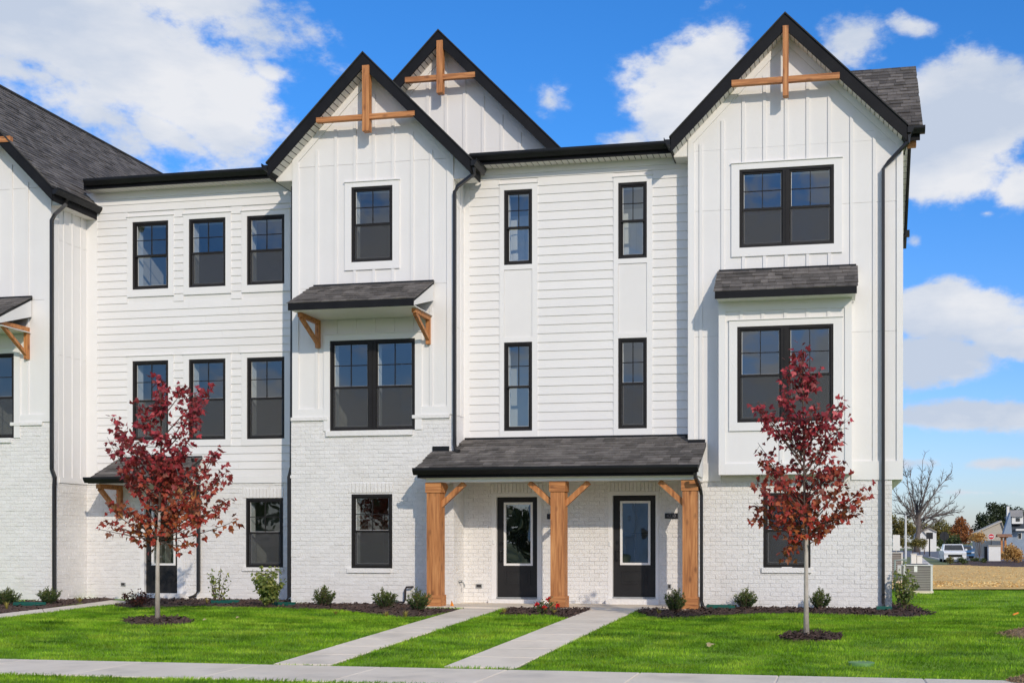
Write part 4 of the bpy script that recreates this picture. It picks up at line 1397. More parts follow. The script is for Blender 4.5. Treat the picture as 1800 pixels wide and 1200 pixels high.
def slab(parent, q, th=.06, lift=.03, gap=.008):
    """four corner slab with a little gap all round and eased edges"""
    P = [Vector((p[0], p[1], 0)) for p in q]
    c = sum(P, Vector()) / len(P)
    ins = [p + (c - p).normalized() * gap for p in P]
    b = MB()
    top = [(p.x, p.y, zg(p.y) + lift) for p in ins]
    ed = [p + (c - p).normalized() * .012 for p in ins]
    n = len(P)
    b.v = [(p.x, p.y, zg(p.y) + lift - .007) for p in ins] + [(p.x, p.y, zg(p.y) + lift) for p in ed] + [(p.x, p.y, zg(p.y) - th) for p in ins]
    b.f = [tuple(range(n, 2 * n))] + [(i, (i + 1) % n, n + (i + 1) % n, n + i) for i in range(n)] + [(2 * n + i, 2 * n + (i + 1) % n, (i + 1) % n, i) for i in range(n)]
    return b.build('slab', 'concrete', parent)


j0 = sx(1108, -9.3)
for k in range(-9, 8):
    a = j0 + k * 1.6
    slab(sidewalk, [(a, SW0), (a + 1.6, SW0), (a + 1.6, SW1), (a, SW1)], lift=.02)
MB().face([(-20, SW0 + .01, .006), (16, SW0 + .01, .006), (16, SW1 - .01, .006), (-20, SW1 - .01, .006)]).build('joint_bed', 'mortar', sidewalk)


def line_px(p, q, n=10):
    out = []
    for i in range(n + 1):
        y = 1 / ((1 - i / n) / (p[1] - HY) + i / n / (q[1] - HY)) + HY
        out.append((p[0] + (q[0] - p[0]) * (y - p[1]) / (q[1] - p[1]), y))
    return out


def walkway(l, r, n):
    """l, r = polylines of pixels from the pavement to the house"""
    wk = link('walkway', None, None, G(*l[0])); wk['kind'] = 'structure'
    Lp = [G(*p) for p in l]; Rp = [G(*p) for p in r]

    def at(P, t):
        s = t * (len(P) - 1); i = min(int(s), len(P) - 2)
        return P[i].lerp(P[i + 1], s - i)
    for i in range(n):
        a, b_ = i / n, (i + 1) / n
        slab(wk, [at(Lp, a), at(Rp, a), at(Rp, b_), at(Lp, b_)], lift=.026)
    jb = MB()
    for i in range(n):
        q = [at(Lp, i / n), at(Rp, i / n), at(Rp, (i + 1) / n), at(Lp, (i + 1) / n)]
        jb.face([(p.x, p.y, zg(p.y) + .008) for p in q])
    jb.build('joint_bed', 'mulch', wk)
    exc.append([(p.x, p.y) for p in Lp] + [(p.x, p.y) for p in reversed(Rp)])
    return wk


walkway(line_px((480, 1169), (818, 1069)), line_px((582, 1170.5), (888, 1069)), 10)
walkway(line_px((779, 1174), (1042, 1070.5)), line_px((905, 1177), (1127, 1070.5)), 10)
walkway([(-260, 1112), (-60, 1087), (120, 1066.5), (196, 1056)], [(-230, 1118), (-60, 1097), (125, 1072), (240, 1058)], 7)
# porch slab
slab_p = MB().box(sx(742, -.98), xC1 + .15, -.98, YC + .1, 0, zslab - .004).build('porch_slab', 'concrete', None, 'structure')
slab_l = MB().box(sx(230, .1), sx(335, .1), .1, YL + .1, 0, zslab - .02).build('door_landing', 'concrete', None, 'structure')
exc.append([(sx(742, -.98), -1.0), (xC1 + .15, -1.0), (xC1 + .15, 2), (sx(742, -.98), 2)])


# --- mulch beds
def bed(pts, chips, name='mulch_bed', mound=.03):
    P = [G(*p) for p in pts]
    poly = [(p.x, p.y) for p in P]
    exc.append(poly)
    arr = np.array(poly)
    x0, y0 = arr.min(0); x1, y1 = arr.max(0)
    b = MB()
    c = Vector((arr[:, 0].mean(), arr[:, 1].mean(), 0))
    n = len(poly)
    b.v = [(x, y, zg(y) + .008) for x, y in poly] + [(x + (c.x - x) * .12, y + (c.y - y) * .12, zg(y) + mound) for x, y in poly]
    b.f = [tuple(range(n, 2 * n))] + [(i, (i + 1) % n, n + (i + 1) % n, n + i) for i in range(n)]
    # bark chips
    pts_ = NPR.uniform((x0, y0), (x1, y1), (chips, 2))
    pts_ = pts_[inside(pts_, poly)]
    for (x, y) in pts_:
        a = RND.uniform(0, math.pi); l, w = RND.uniform(.025, .06), RND.uniform(.006, .016)
        z = zg(y) + mound + RND.uniform(-.004, .02); t = RND.uniform(-.02, .03)
        dx, dy = math.cos(a) * l, math.sin(a) * l; ex, ey = -math.sin(a) * w, math.cos(a) * w
        b.face([(x - dx - ex, y - dy - ey, z - t), (x + dx - ex, y + dy - ey, z + t), (x + dx + ex, y + dy + ey, z + t + .006), (x - dx + ex, y - dy + ey, z - t + .006)])
    return b.build(name, 'mulch', None, 'stuff')


def inside(pts, poly):
    x, y = pts[:, 0], pts[:, 1]
    r = np.zeros(len(pts), bool)
    n = len(poly)
    for i in range(n):
        x0, y0 = poly[i]; x1, y1 = poly[(i + 1) % n]
        c = ((y0 > y) != (y1 > y)) & (x < (x1 - x0) * (y - y0) / (y1 - y0 + 1e-12) + x0)
        r ^= c
    return r


bed([(-80, 1078), (-80, 1070), (-10, 1060), (150, 1053), (205, 1051), (197, 1056), (120, 1066), (0, 1081)], 1500)
bed([(200, 1066), (245, 1052), (330, 1055), (505, 1050), (512, 1062), (738, 1061), (741, 1072), (818, 1071.5), (745, 1086), (700, 1086), (655, 1080), (580, 1072), (470, 1069), (340, 1066), (230, 1070)], 7000)
bed([(890, 1072), (900, 1071), (1036, 1071), (1040, 1072), (1003, 1087), (960, 1083), (880, 1082)], 1400)
bed([(1127, 1072), (1225, 1072), (1238, 1064), (1565, 1062), (1600, 1064), (1648, 1081), (1600, 1086), (1500, 1082), (1380, 1079), (1300, 1080), (1220, 1086), (1160, 1088), (1118, 1078)], 6000)


def ring(px, py, rx, ry, chips):
    return bed([(px + rx * math.cos(t), py + ry * math.sin(t) * (1 + .12 * math.sin(3 * t))) for t in [i * math.tau / 18 for i in range(18)]], chips, 'mulch_ring')


ring(278, 1093, 64, 7, 500); ring(1424, 1121, 58, 8, 500)


# --- lawn blades
def grass():
    regs = [((-16.5, 6.5), (-8.66, -3.6), 2000), ((-18, 8.5), (-3.6, 1.4), 1400), ((1.1, 9.0), (1.4, 9.3), 620), ((-13.5, -1.5), (-12.0, -10.06), 1700)]
    pos = []
    for (xa, xb), (ya, yb), den in regs:
        n = int((xb - xa) * (yb - ya) * den)
        p = NPR.uniform((xa, ya), (xb, yb), (n, 2))
        # only what the picture can hold
        dy = p[:, 1] + D
        u = np.tan(np.arctan2(p[:, 0], dy) + TH) * F + CX
        p = p[(u > -60) & (u < 1860)]
        keep = np.ones(len(p), bool)
        for poly in exc: keep &= ~inside(p, poly)
        keep &= ~((p[:, 0] > xB1) & (p[:, 0] < xR1) & (p[:, 1] > YC))
        keep &= ~((p[:, 0] < xM1) & (p[:, 1] > 0)) & ~((p[:, 0] < xR1 + .1) & (p[:, 1] > .2))
        pos.append(p[keep])
    p = np.concatenate(pos)
    n = len(p)
    z = np.array([zg(y) for y in p[:, 1]])
    tall = np.array([mnoise.noise(Vector((x * .9, y * 1.7, 0))) for x, y in p])
    tall2 = np.array([mnoise.noise(Vector((x * 3.4, y * 5.2, 7))) for x, y in p])
    h = (.043 + .017 * tall + .013 * tall2) * NPR.uniform(.65, 1.3, n)
    h = np.clip(h, .02, .11)
    a = NPR.uniform(0, math.tau, n)
    w = NPR.uniform(.0030, .0052, n)
    lean = NPR.uniform(.15, .85, n) * h
    la = NPR.uniform(0, math.tau, n)
    # tufts lie over the same way locally
    la2 = np.array([mnoise.noise(Vector((x * 1.3, y * 1.3, 3))) for x, y in p]) * 7
    la = np.where(NPR.random(n) < .6, la2, la)
    dx, dy_ = np.cos(a) * w, np.sin(a) * w
    lx, ly = np.cos(la) * lean, np.sin(la) * lean
    V = np.empty((n, 5, 3))
    V[:, 0] = np.c_[p[:, 0] - dx, p[:, 1] - dy_, z]
    V[:, 1] = np.c_[p[:, 0] + dx, p[:, 1] + dy_, z]
    V[:, 2] = np.c_[p[:, 0] + dx * .8 + lx * .35, p[:, 1] + dy_ * .8 + ly * .35, z + h * .6]
    V[:, 3] = np.c_[p[:, 0] - dx * .8 + lx * .35, p[:, 1] - dy_ * .8 + ly * .35, z + h * .6]
    V[:, 4] = np.c_[p[:, 0] + lx, p[:, 1] + ly, z + h]
    me = bpy.data.meshes.new('lawn_grass')
    me.vertices.add(n * 5); me.vertices.foreach_set('co', V.reshape(-1))
    base = np.arange(n) * 5
    loops = np.concatenate([np.stack([base, base + 1, base + 2, base + 3], 1), np.stack([base + 3, base + 2, base + 4], 1)], 1).reshape(-1)
    starts = np.stack([np.arange(n) * 7, np.arange(n) * 7 + 4], 1).reshape(-1)
    me.loops.add(len(loops)); me.loops.foreach_set('vertex_index', loops)
    me.polygons.add(2 * n); me.polygons.foreach_set('loop_start', starts)
    me.update(calc_edges=True)
    me.materials.append(M['grass'])
    link('lawn_grass', me, None, (0, 0, 0), 'stuff')


grass()

# ================================================================== planting
def leaf_mat(name, stops_lo, stops_hi, z0, z1, trans=.35, rough=.5):
    """colour by a random pick per leaf, shifting from low to high on the plant"""
    m, nt, b = new_mat(name)
    N, L = nt.nodes.new, nt.links.new
    geo = N('ShaderNodeNewGeometry'); oi = N('ShaderNodeObjectInfo')
    ad = N('ShaderNodeMath'); ad.operation = 'ADD'
    L(oi.outputs['Random'], ad.inputs[0]); L(geo.outputs['Random Per Island'], ad.inputs[1])
    fr = N('ShaderNodeMath'); fr.operation = 'FRACT'; L(ad.outputs[0], fr.inputs[0])

    def ramp(stops):
        r = N('ShaderNodeValToRGB'); e = r.color_ramp.elements
        for i, (p, c) in enumerate(stops):
            k = e[i] if i < 2 else e.new(p)
            k.position = p; k.color = (*c, 1)
        L(fr.outputs[0], r.inputs[0]); return r.outputs[0]
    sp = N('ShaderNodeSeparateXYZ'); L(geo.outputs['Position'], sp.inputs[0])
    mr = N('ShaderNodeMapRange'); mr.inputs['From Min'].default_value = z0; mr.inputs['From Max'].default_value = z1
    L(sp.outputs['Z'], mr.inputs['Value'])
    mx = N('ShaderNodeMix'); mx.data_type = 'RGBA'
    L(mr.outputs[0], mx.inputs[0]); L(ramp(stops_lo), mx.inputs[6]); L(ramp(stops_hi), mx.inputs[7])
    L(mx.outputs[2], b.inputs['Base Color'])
    b.inputs['Roughness'].default_value = rough
    b.inputs['Specular IOR Level'].default_value = .35
    tl = N('ShaderNodeBsdfTranslucent'); L(mx.outputs[2], tl.inputs['Color'])
    ms = N('ShaderNodeMixShader'); ms.inputs[0].default_value = trans
    L(b.outputs[0], ms.inputs[1]); L(tl.outputs[0], ms.inputs[2])
    L(ms.outputs[0], nt.nodes['Material Output'].inputs['Surface'])
    return m


M['maple'] = leaf_mat('red_maple_leaf',
                      [(0, (.33, .040, .025)), (1, (.50, .14, .04)), (.35, (.44, .058, .035)), (.6, (.18, .055, .022)), (.8, (.36, .12, .035))],
                      [(0, (.20, .023, .030)), (1, (.62, .12, .125)), (.4, (.32, .030, .044)), (.7, (.13, .030, .024)), (.85, (.46, .042, .054))], 1.7, 3.0, .22)
M['bark'] = pmat('young_bark', ((.40, .34, .29), (.55, .49, .43)), .8, 10, stretch=(1, 1, .4), bump=.4, bscale=60)
M['twig'] = pmat('dark_twig', ((.07, .042, .034), (.13, .085, .065)), .8, 10)
M['darkbark'] = pmat('grey_bark', ((.11, .09, .078), (.19, .155, .135)), .9, 3)
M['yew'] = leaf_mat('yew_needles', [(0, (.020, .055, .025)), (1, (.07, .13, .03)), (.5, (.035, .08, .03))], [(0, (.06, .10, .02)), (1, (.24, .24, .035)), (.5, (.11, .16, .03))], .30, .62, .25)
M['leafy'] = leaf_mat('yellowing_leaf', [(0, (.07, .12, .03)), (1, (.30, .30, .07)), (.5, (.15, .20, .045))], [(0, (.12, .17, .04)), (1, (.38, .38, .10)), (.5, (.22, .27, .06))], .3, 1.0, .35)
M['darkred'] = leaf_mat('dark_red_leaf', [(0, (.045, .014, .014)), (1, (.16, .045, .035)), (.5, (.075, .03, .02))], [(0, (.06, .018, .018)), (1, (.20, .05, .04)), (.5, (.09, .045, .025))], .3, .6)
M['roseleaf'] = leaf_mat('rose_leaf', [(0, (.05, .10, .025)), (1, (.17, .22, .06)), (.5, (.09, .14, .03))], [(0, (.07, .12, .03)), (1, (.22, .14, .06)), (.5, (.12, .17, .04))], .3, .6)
M['bloom'] = pmat('red_bloom', ((.55, .008, .014), (.75, .02, .03)), .5, 30)
M['tuft'] = leaf_mat('dry_tuft', [(0, (.16, .15, .03)), (1, (.50, .38, .10)), (.5, (.30, .26, .05))], [(0, (.22, .22, .04)), (1, (.55, .42, .12)), (.5, (.38, .32, .07))], .25, .45)

_half = [(0, 0), (.16, .0), (.36, -.06), (.34, .10), (.56, .20), (.40, .32), (.44, .50), (.20, .46), (.16, .66), (0, 1.0)]
LEAF2 = _half + [(-x, y) for x, y in reversed(_half[1:-1])]


def leaf_verts(o, d, nrm, size, shape=LEAF2, fold=.12):
    side = d.cross(nrm)
    if side.length < 1e-4: side = Vector((1, 0, 0))
    side.normalize(); nrm = side.cross(d).normalized()
    V = [o + d * (.36 * size)]
    for x, y in shape: V.append(o + side * (x * size) + d * (y * size) - nrm * (abs(x) * fold * size + .10 * size * y * y))
    return V


def add_leaf(mb, V):
    b = len(mb.v); mb.v += [tuple(p) for p in V]
    n = len(V) - 1
    mb.f += [(b, b + 1 + i, b + 1 + (i + 1) % n) for i in range(n)]


OVATE = [(0, 0), (.2, .2), (.27, .45), (.16, .75), (0, 1), (-.16, .75), (-.27, .45), (-.2, .2)]
SMALL = [(0, 0), (.16, .4), (0, 1), (-.16, .4)]


def rvec(r=RND):
    while True:
        v = Vector((r.uniform(-1, 1), r.uniform(-1, 1), r.uniform(-1, 1)))
        if .05 < v.length < 1: return v.normalized()


def unit_leaf():
    me = bpy.data.meshes.new('leaf')
    b = MB(); add_leaf(b, leaf_verts(Vector(), Vector((0, 1, 0)), Vector((0, 0, 1)), 1.0))
    me.from_pydata(b.v, [], b.f); me.materials.append(M['maple'])
    return me


LEAF_ME = unit_leaf()


def maple(base_px, trunk_px, tips, label, seed, depth, lsize, kmul=1.0):
    rr = random.Random(seed)
    B = G(*base_px)
    t = thing('red_maple_tree', label, 'tree', B, 'young red maples on the lawn')
    Yt = B.y
    P = [Vector((B.x, Yt, B.z - .05))]
    for px, py in trunk_px: P.append(Vector((sx(px, Yt), Yt + rr.uniform(-.02, .02), sz(px, py, Yt))))
    n = len(P)
    rad = [.045] + [.036 - .031 * (i / (n - 1)) for i in range(1, n)]
    MB().tube(P[:4], rad[:4], 10).build('trunk', 'bark', t, smooth=True)
    MB().tube(P[3:], rad[3:], 7).build('leader', 'twig', t, smooth=True)
    zt0, zt1 = P[2].z, P[-1].z

    def trunk_at(z):
        for a, b in zip(P, P[1:]):
            if a.z <= z <= b.z: return a.lerp(b, (z - a.z) / (b.z - a.z))
        return P[-1]
    leaves = []
    twigs = MB()
    for (px, py, wgt) in tips:
        off = rr.uniform(-depth, depth)
        tip = Vector((sx(px, Yt + off), Yt + off, sz(px, py, Yt + off)))
        hd = (Vector((tip.x, tip.y, 0)) - Vector((P[1].x, Yt, 0))).length
        z0 = min(max(tip.z - hd * rr.uniform(.75, 1.25) - .12, zt0), zt1 - .05)
        s = trunk_at(z0)
        ln = (tip - s).length
        mid = s.lerp(tip, .5) + Vector((0, 0, -.10 * ln + .04)) + rvec(rr) * .05 * ln
        pts = []
        for i in range(7):
            q = i / 6
            pts.append(s * (1 - q) ** 2 + mid * 2 * q * (1 - q) + tip * q * q)
        MB().tube(pts, [.013 - .010 * i / 6 for i in range(7)], 5).build('branch', 'twig', t, smooth=True)
        nl = int((26 + ln * 21) * wgt * kmul)
        for _ in range(nl):
            q = 1 - abs(rr.gauss(0, .30))
            if q < .12: q = rr.uniform(.3, 1)
            c = s * (1 - q) ** 2 + mid * 2 * q * (1 - q) + tip * q * q
            o = rvec(rr) * rr.uniform(.03, .15)
            leafp = c + o
            if rr.random() < .35: twigs.tube([c, leafp], .0025, 3, cap=False)
            d = (o.normalized() * .6 + rvec(rr) * .7 + Vector((0, 0, -.45))).normalized()
            leaves.append((leafp, d, (rvec(rr) + Vector((-SUN_DIR.x * .3, -.5, .55))).normalized(), lsize * rr.uniform(.65, 1.25)))
    twigs.build('twig', 'twig', t, 'stuff')
    leaves.sort(key=lambda l: -l[3] - .05 * (l[0].y < Yt))
    for (p, d, nn, s) in leaves[:290]:
        side = d.cross(nn).normalized(); up = side.cross(d).normalized()
        ob = bpy.data.objects.new('leaf', LEAF_ME); COL.objects.link(ob)
        mm = frame4(p - WL[t.name], side * s, d * s, up * s)
        ob.parent = t; ob.matrix_basis = mm
    cr = MB()
    for (p, d, nn, s) in leaves[290:]: add_leaf(cr, leaf_verts(p, d, nn, s))
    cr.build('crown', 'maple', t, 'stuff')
    return t


TL = [(460, 95, 1.5), (470, 180, 1.3), (450, 270, 1.2), (625, 140, 1.3), (750, 155, 1.2), (720, 235, 1.1), (340, 270, 1.0), (350, 360, 1.2), (170, 335, 1.1), (195, 410, .7), (135, 450, .5), (180, 490, .5),
      (240, 430, .7), (825, 520, .7), (790, 580, .6), (885, 655, .8), (830, 720, .9), (890, 830, .8), (830, 880, .6), (945, 965, .55), (650, 1130, .6), (690, 990, .6), (75, 1020, .28), (150, 985, .5),
      (120, 860, .25), (190, 850, .6), (260, 1030, .6), (390, 1110, .6), (640, 300, 1.0), (700, 370, 1.0), (330, 480, 1.3), (250, 560, 1.2), (230, 640, 1.1), (300, 690, 1.3), (470, 430, 1.5), (610, 500, 1.5), (590, 560, 1.3),
      (400, 560, 1.5), (660, 640, 1.3), (440, 680, 1.7), (520, 760, 1.7), (680, 740, .9), (620, 880, 1.2), (340, 920, 1.0), (250, 900, .8), (460, 830, 1.4), (730, 860, .9), (540, 930, .9), (380, 960, .8), (560, 660, 1.6), (480, 560, 1.6), (500, 700, 1.5), (430, 780, 1.4), (580, 800, 1.3), (540, 600, 1.4)]
maple((277, 1089), [(277.5, 1000), (279, 950), (281, 900), (282, 850), (284, 800), (284, 740), (282, 690)],
      [(150 + x / 3.53, 640 + y / 3.53, w) for x, y, w in TL], 'young red maple tree with a broad ragged crown in front of the small left porch', 4, .42, .090, 1.02)
TR = [(300, 40, .9), (280, 120, .5), (240, 95, .9), (210, 160, 1.0), (375, 170, 1.0), (330, 200, .9), (500, 310, 1.0), (515, 400, .9), (480, 350, .8), (65, 310, .7), (70, 345, .4), (100, 385, .8), (140, 420, .8), (65, 520, .7), (90, 580, .9), (90, 640, .7), (140, 640, 1.0),
      (470, 500, 1.0), (440, 470, 1.0), (505, 610, .9), (470, 650, .8), (530, 710, .8), (490, 740, .8), (620, 740, .9), (590, 800, 1.0), (580, 870, .9), (530, 850, 1.0), (480, 880, 1.0), (430, 920, 1.0), (55, 720, .7), (90, 760, .9), (45, 830, .6), (50, 910, .7), (80, 860, .8), (200, 1100, .8), (215, 1050, 1.0), (245, 1000, .9),
      (380, 1000, 1.0), (410, 960, 1.0), (200, 260, 1.3), (290, 230, 1.4), (340, 330, 1.4), (250, 350, 1.5), (200, 380, 1.2), (300, 440, 1.5), (390, 400, 1.2), (250, 500, 1.4), (310, 540, 1.4), (380, 570, 1.2), (260, 620, 1.2), (170, 690, 1.0), (320, 690, 1.2), (420, 700, 1.2), (270, 790, 1.3), (290, 850, 1.2), (180, 860, 1.1), (180, 780, 1.2), (380, 790, 1.0), (190, 930, .9), (350, 890, .7), (430, 620, 1.0), (220, 440, 1.2)]
maple((1417.5, 1118), [(1417, 1040), (1417.5, 940), (1416, 925), (1414, 870), (1413, 800), (1412, 720), (1410, 645)],
      [(1310 + x / 2.926, 600 + y / 2.926, w) for x, y, w in TR], 'young red maple tree with a narrow upright crown in front of the right-hand bay', 9, .34, .078, .92)


def yew(px, py, w, h, label, seed):
    rr = random.Random(seed)
    B = G(px, py); S = pix_scale(px, B.y); W, H = w / S * .56, h / S * 1.12
    t = thing('yew_shrub', label, 'shrub', B + Vector((0, 0, .02)), 'small evergreen shrubs along the foundation')
    st, fo = MB(), MB()
    for i in range(64):
        a = rr.uniform(0, math.tau); r_ = rr.random() ** .6
        b0 = B + Vector((math.cos(a) * W * .25 * r_, math.sin(a) * W * .25 * r_, .02))
        hh = H * rr.uniform(.55, 1.0) * (1 - .35 * r_)
        tip = B + Vector((math.cos(a) * W * r_, math.sin(a) * W * r_, hh))
        st.tube([b0, b0.lerp(tip, .55) + Vector((0, 0, -.01)), tip], [.005, .004, .002], 3, cap=False)
        for k in range(34):
            q = rr.uniform(.22, 1.02); c = b0.lerp(tip, q)
            dd = ((tip - b0).normalized() * .8 + rvec(rr) * .9).normalized()
            add_leaf(fo, leaf_verts(c, dd, rvec(rr), rr.uniform(.032, .06), SMALL, .05))
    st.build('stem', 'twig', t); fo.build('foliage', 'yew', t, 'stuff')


YEWS = [(14, 1065, 36, 31, 'small evergreen shrub at the far left by the left bay'), (86, 1063, 38, 32, 'small evergreen shrub beside the left downspout'),
        (569, 1066, 38, 36, 'small evergreen shrub alone under the middle bay window'), (676, 1071, 40, 38, 'small evergreen shrub partly hiding the dark drain pipe'),
        (736, 1075, 40, 40, 'small evergreen shrub against the left cedar porch column'), (1187, 1078, 36, 44, 'small evergreen shrub against the right cedar porch column'),
        (1310, 1071, 38, 38, 'small evergreen shrub beside the green splash block'), (1442, 1073, 36, 39, 'small evergreen shrub right of the narrow maple trunk')]
for i, a in enumerate(YEWS): yew(*a, 20 + i)


def leafy_shrub(px, py, w, h, label, seed, m='leafy', stems=9, leaves=26, size=.07, name='leafy_shrub', spread=1.0, grp=None, shape=OVATE):
    rr = random.Random(seed)
    B = G(px, py); S = pix_scale(px, B.y); W, H = w / S * .5, h / S
    t = thing(name, label, 'shrub', B + Vector((0, 0, .02)), grp)
    fo = MB(); tips = []
    for i in range(stems):
        a = rr.uniform(0, math.tau); r_ = rr.uniform(.15, 1)
        b0 = B + Vector((math.cos(a) * .04, math.sin(a) * .04, 0))
        tip = B + Vector((math.cos(a) * W * r_, math.sin(a) * W * r_, H * rr.uniform(.6, 1.0) * (1 - .3 * r_ * spread)))
        mid = b0.lerp(tip, .5) + Vector((0, 0, .1 * H))
        pts = [b0, b0.lerp(mid, .6), mid, tip]
        MB().tube(pts, [.008, .007, .005, .002], 4, cap=False).build('stem', 'twig', t)
        tips.append(tip)
        for k in range(leaves):
            q = rr.uniform(.2, 1.03)
            c = b0 * (1 - q) ** 2 + mid * 2 * q * (1 - q) + tip * q * q + rvec(rr) * rr.uniform(0, .09)
            d = (rvec(rr) + Vector((0, 0, -.35))).normalized()
            add_leaf(fo, leaf_verts(c, d, (rvec(rr) + Vector((0, -.4, .6))).normalized(), size * rr.uniform(.6, 1.2), shape))
    fo.build('foliage', m, t, 'stuff')
    return t, tips


leafy_shrub(381, 1062, 50, 76, 'thin yellow-green shrub with few leaves right of the left porch downspout', 41, leaves=22, stems=9)
leafy_shrub(471, 1068, 66, 80, 'dense yellow-green shrub under the ground floor window of the recessed wall', 42, leaves=80, stems=18, size=.08)
leafy_shrub(1586, 1073, 62, 92, 'tall yellow-green shrub at the right corner of the building', 43, leaves=34, stems=13, size=.08)
leafy_shrub(238, 1068, 72, 36, 'low dark red shrub in front of the left door', 44, 'darkred', 18, 30, .055, 'barberry_shrub')
tt, tips = leafy_shrub(958, 1080, 56, 32, 'rose bush with red blooms at the foot of the middle cedar column', 45, 'roseleaf', 14, 18, .05, 'rose_bush')
for p_ in ((944, 1063), (964, 1053), (980, 1064), (957, 1068)):
    q = G(958, 1080); c = Vector((sx(p_[0], q.y - .1), q.y - .1, sz(p_[0], p_[1], q.y - .1)))
    f = MB(); rr = random.Random(p_[0])
    for k in range(20):
        d = (rvec(rr) + Vector((0, -.3, .5))).normalized()
        add_leaf(f, leaf_verts(c, d, rvec(rr), rr.uniform(.045, .07), OVATE, -.3))
    f.build('bloom', 'bloom', tt)


def tuft(px, py, w, h, label, seed, n=26, m='tuft'):
    rr = random.Random(seed)
    B = G(px, py); S = pix_scale(px, B.y); W, H = w / S * .5, h / S
    b = MB()
    for i in range(n):
        a = rr.uniform(0, math.tau); l = rr.uniform(.5, 1)
        tip = B + Vector((math.cos(a) * W * l, math.sin(a) * W * l, H * rr.uniform(.5, 1)))
        mid = B.lerp(tip, .5) + Vector((0, 0, H * .25)); s = Vector((-math.sin(a), math.cos(a), 0)) * .006
        b.face([B - s, B + s, mid + s * .8, mid - s * .8]); b.face([mid - s * .8, mid + s * .8, tip])
    o = b.build('grass_tuft', m, None)
    tag(o, label, 'grass tuft', 'tufts of ornamental grass in the beds')


for i, a in enumerate([(140, 1060, 30, 16, 'green grass tuft beside the left walkway'), (590, 1081, 18, 10, 'tiny yellow grass tuft in front of the middle bay'), (679, 1085, 22, 13, 'yellow grass tuft in front of the shrub by the drain pipe'),
                       (713, 1087, 20, 16, 'brightest yellow grass tuft at the edge of the mulch'), (886, 1081, 24, 16, 'dry straggly grass tuft where the two porch walkways part'), (1158, 1082, 18, 14, 'grass tuft left of the right column shrub'),
                       (1289, 1071, 14, 10, 'small green grass tuft beside the splash block'), (364, 1062, 16, 14, 'dry grass tuft at the foot of the left porch downspout'), (12, 1072, 20, 18, 'grass tuft below the far left shrub'), (975, 1081, 22, 14, 'grass tuft in front of the rose bush')]):
    tuft(*a, 60 + i)


# ================================================================== small things on the ground
def splash(px, py, w, label, rot=0.0, d=.3):
    B = G(px, py); W = w / pix_scale(px, B.y)
    t = thing('splash_block', label, 'splash block', B + Vector((0, 0, .03)), 'green splash blocks under the downspouts')
    z = B.z + .035; h = .055
    x0, x1, y0, y1 = B.x - W / 2, B.x + W / 2, B.y - d / 2, B.y + d / 2
    MB().box(x0, x1, y0, y1, z, z + .015).build('tray', 'greenplastic', t)
    MB().box(x0, x1, y0, y0 + .02, z + .016, z + h).build('rim', 'greenplastic', t)
    MB().box(x0, x1, y1 - .02, y1, z + .016, z + h).build('rim', 'greenplastic', t)
    MB().box(x0, x0 + .02, y0 + .021, y1 - .021, z + .016, z + h + .01).build('rim', 'greenplastic', t)
    t.rotation_euler.z = rot


splash(52, 1066, 44, 'green splash block between the two far left shrubs')
splash(396, 1062, 40, 'green splash block behind the thin yellow-green shrub')
splash(492, 1066, 46, 'green splash block beside the dense yellow-green shrub')
splash(1268, 1071, 50, 'green splash block below the porch downspout')
splash(1554, 1074, 26, 'short green splash block at the right corner downspout')
B = G(794, 1068)
f = thing('marker_flag', 'small orange marker flag standing by the porch slab', 'flag', B)
M['orange'] = pmat('orange_plastic', ((.85, .26, .02), (.9, .32, .03)), .6, 5)
MB().tube([B, B + Vector((0, 0, .14))], .003, 4).build('wire', 'dkpipe', f)
MB().prism([(B.x - .035, B.y, B.z + .015), (B.x + .055, B.y + .01, B.z + .02), (B.x - .005, B.y, B.z + .15)], (0, .003, 0)).build('pennant', 'orange', f)
B = G(1790, 1084)
o = MB().obox(B + Vector((-.08, 0, .03)), (.09, .03, .03), (-.01, .03, 0), (0, 0, .025)).build('marker_stake', 'orange'); tag(o, 'orange stake lying in the grass at the right edge', 'stake')
M['lid'] = pmat('pale_green_lid', ((.13, .27, .09), (.18, .33, .13)), .6, 5)
B = G(1514, 1168)
o = MB().tube([B + Vector((0, 0, -.02)), B + Vector((0, 0, .034)), B + Vector((0, 0, .04))], [.16, .16, .14], 20).build('valve_lid', 'lid'); tag(o, 'round pale green valve lid sunk in the lawn', 'lid')
M['dryleaf'] = pmat('fallen_leaf', ((.36, .27, .12), (.50, .42, .22)), .7, 9)
for i, (px, py) in enumerate(((1249, 1142), (420, 1092), (362, 1096))):
    B = G(px, py); rr = random.Random(i); f = MB()
    add_leaf(f, leaf_verts(B + Vector((-.05, 0, .075)), Vector((1, .2, .15)).normalized(), Vector((0, -.5, 1)).normalized(), (.11 if i == 0 else .06)))
    o = f.build('fallen_leaf', 'dryleaf'); tag(o, 'pale fallen leaf on the lawn left of the narrow maple' if i == 0 else ('', 'small dry leaf lying right of the left mulch ring', 'small dry leaf close to the left mulch ring', 'pale dry leaf at the right rim of the left mulch ring', 'small dry leaf lying left of the narrow maple trunk', 'small dry leaf lying right of the narrow maple trunk')[i], 'leaf', 'dry leaves fallen on the lawn')
M['dirt'] = pmat('dirt_clods', ((.16, .10, .06), (.40, .29, .17)), .95, 9, bump=1, bscale=25)


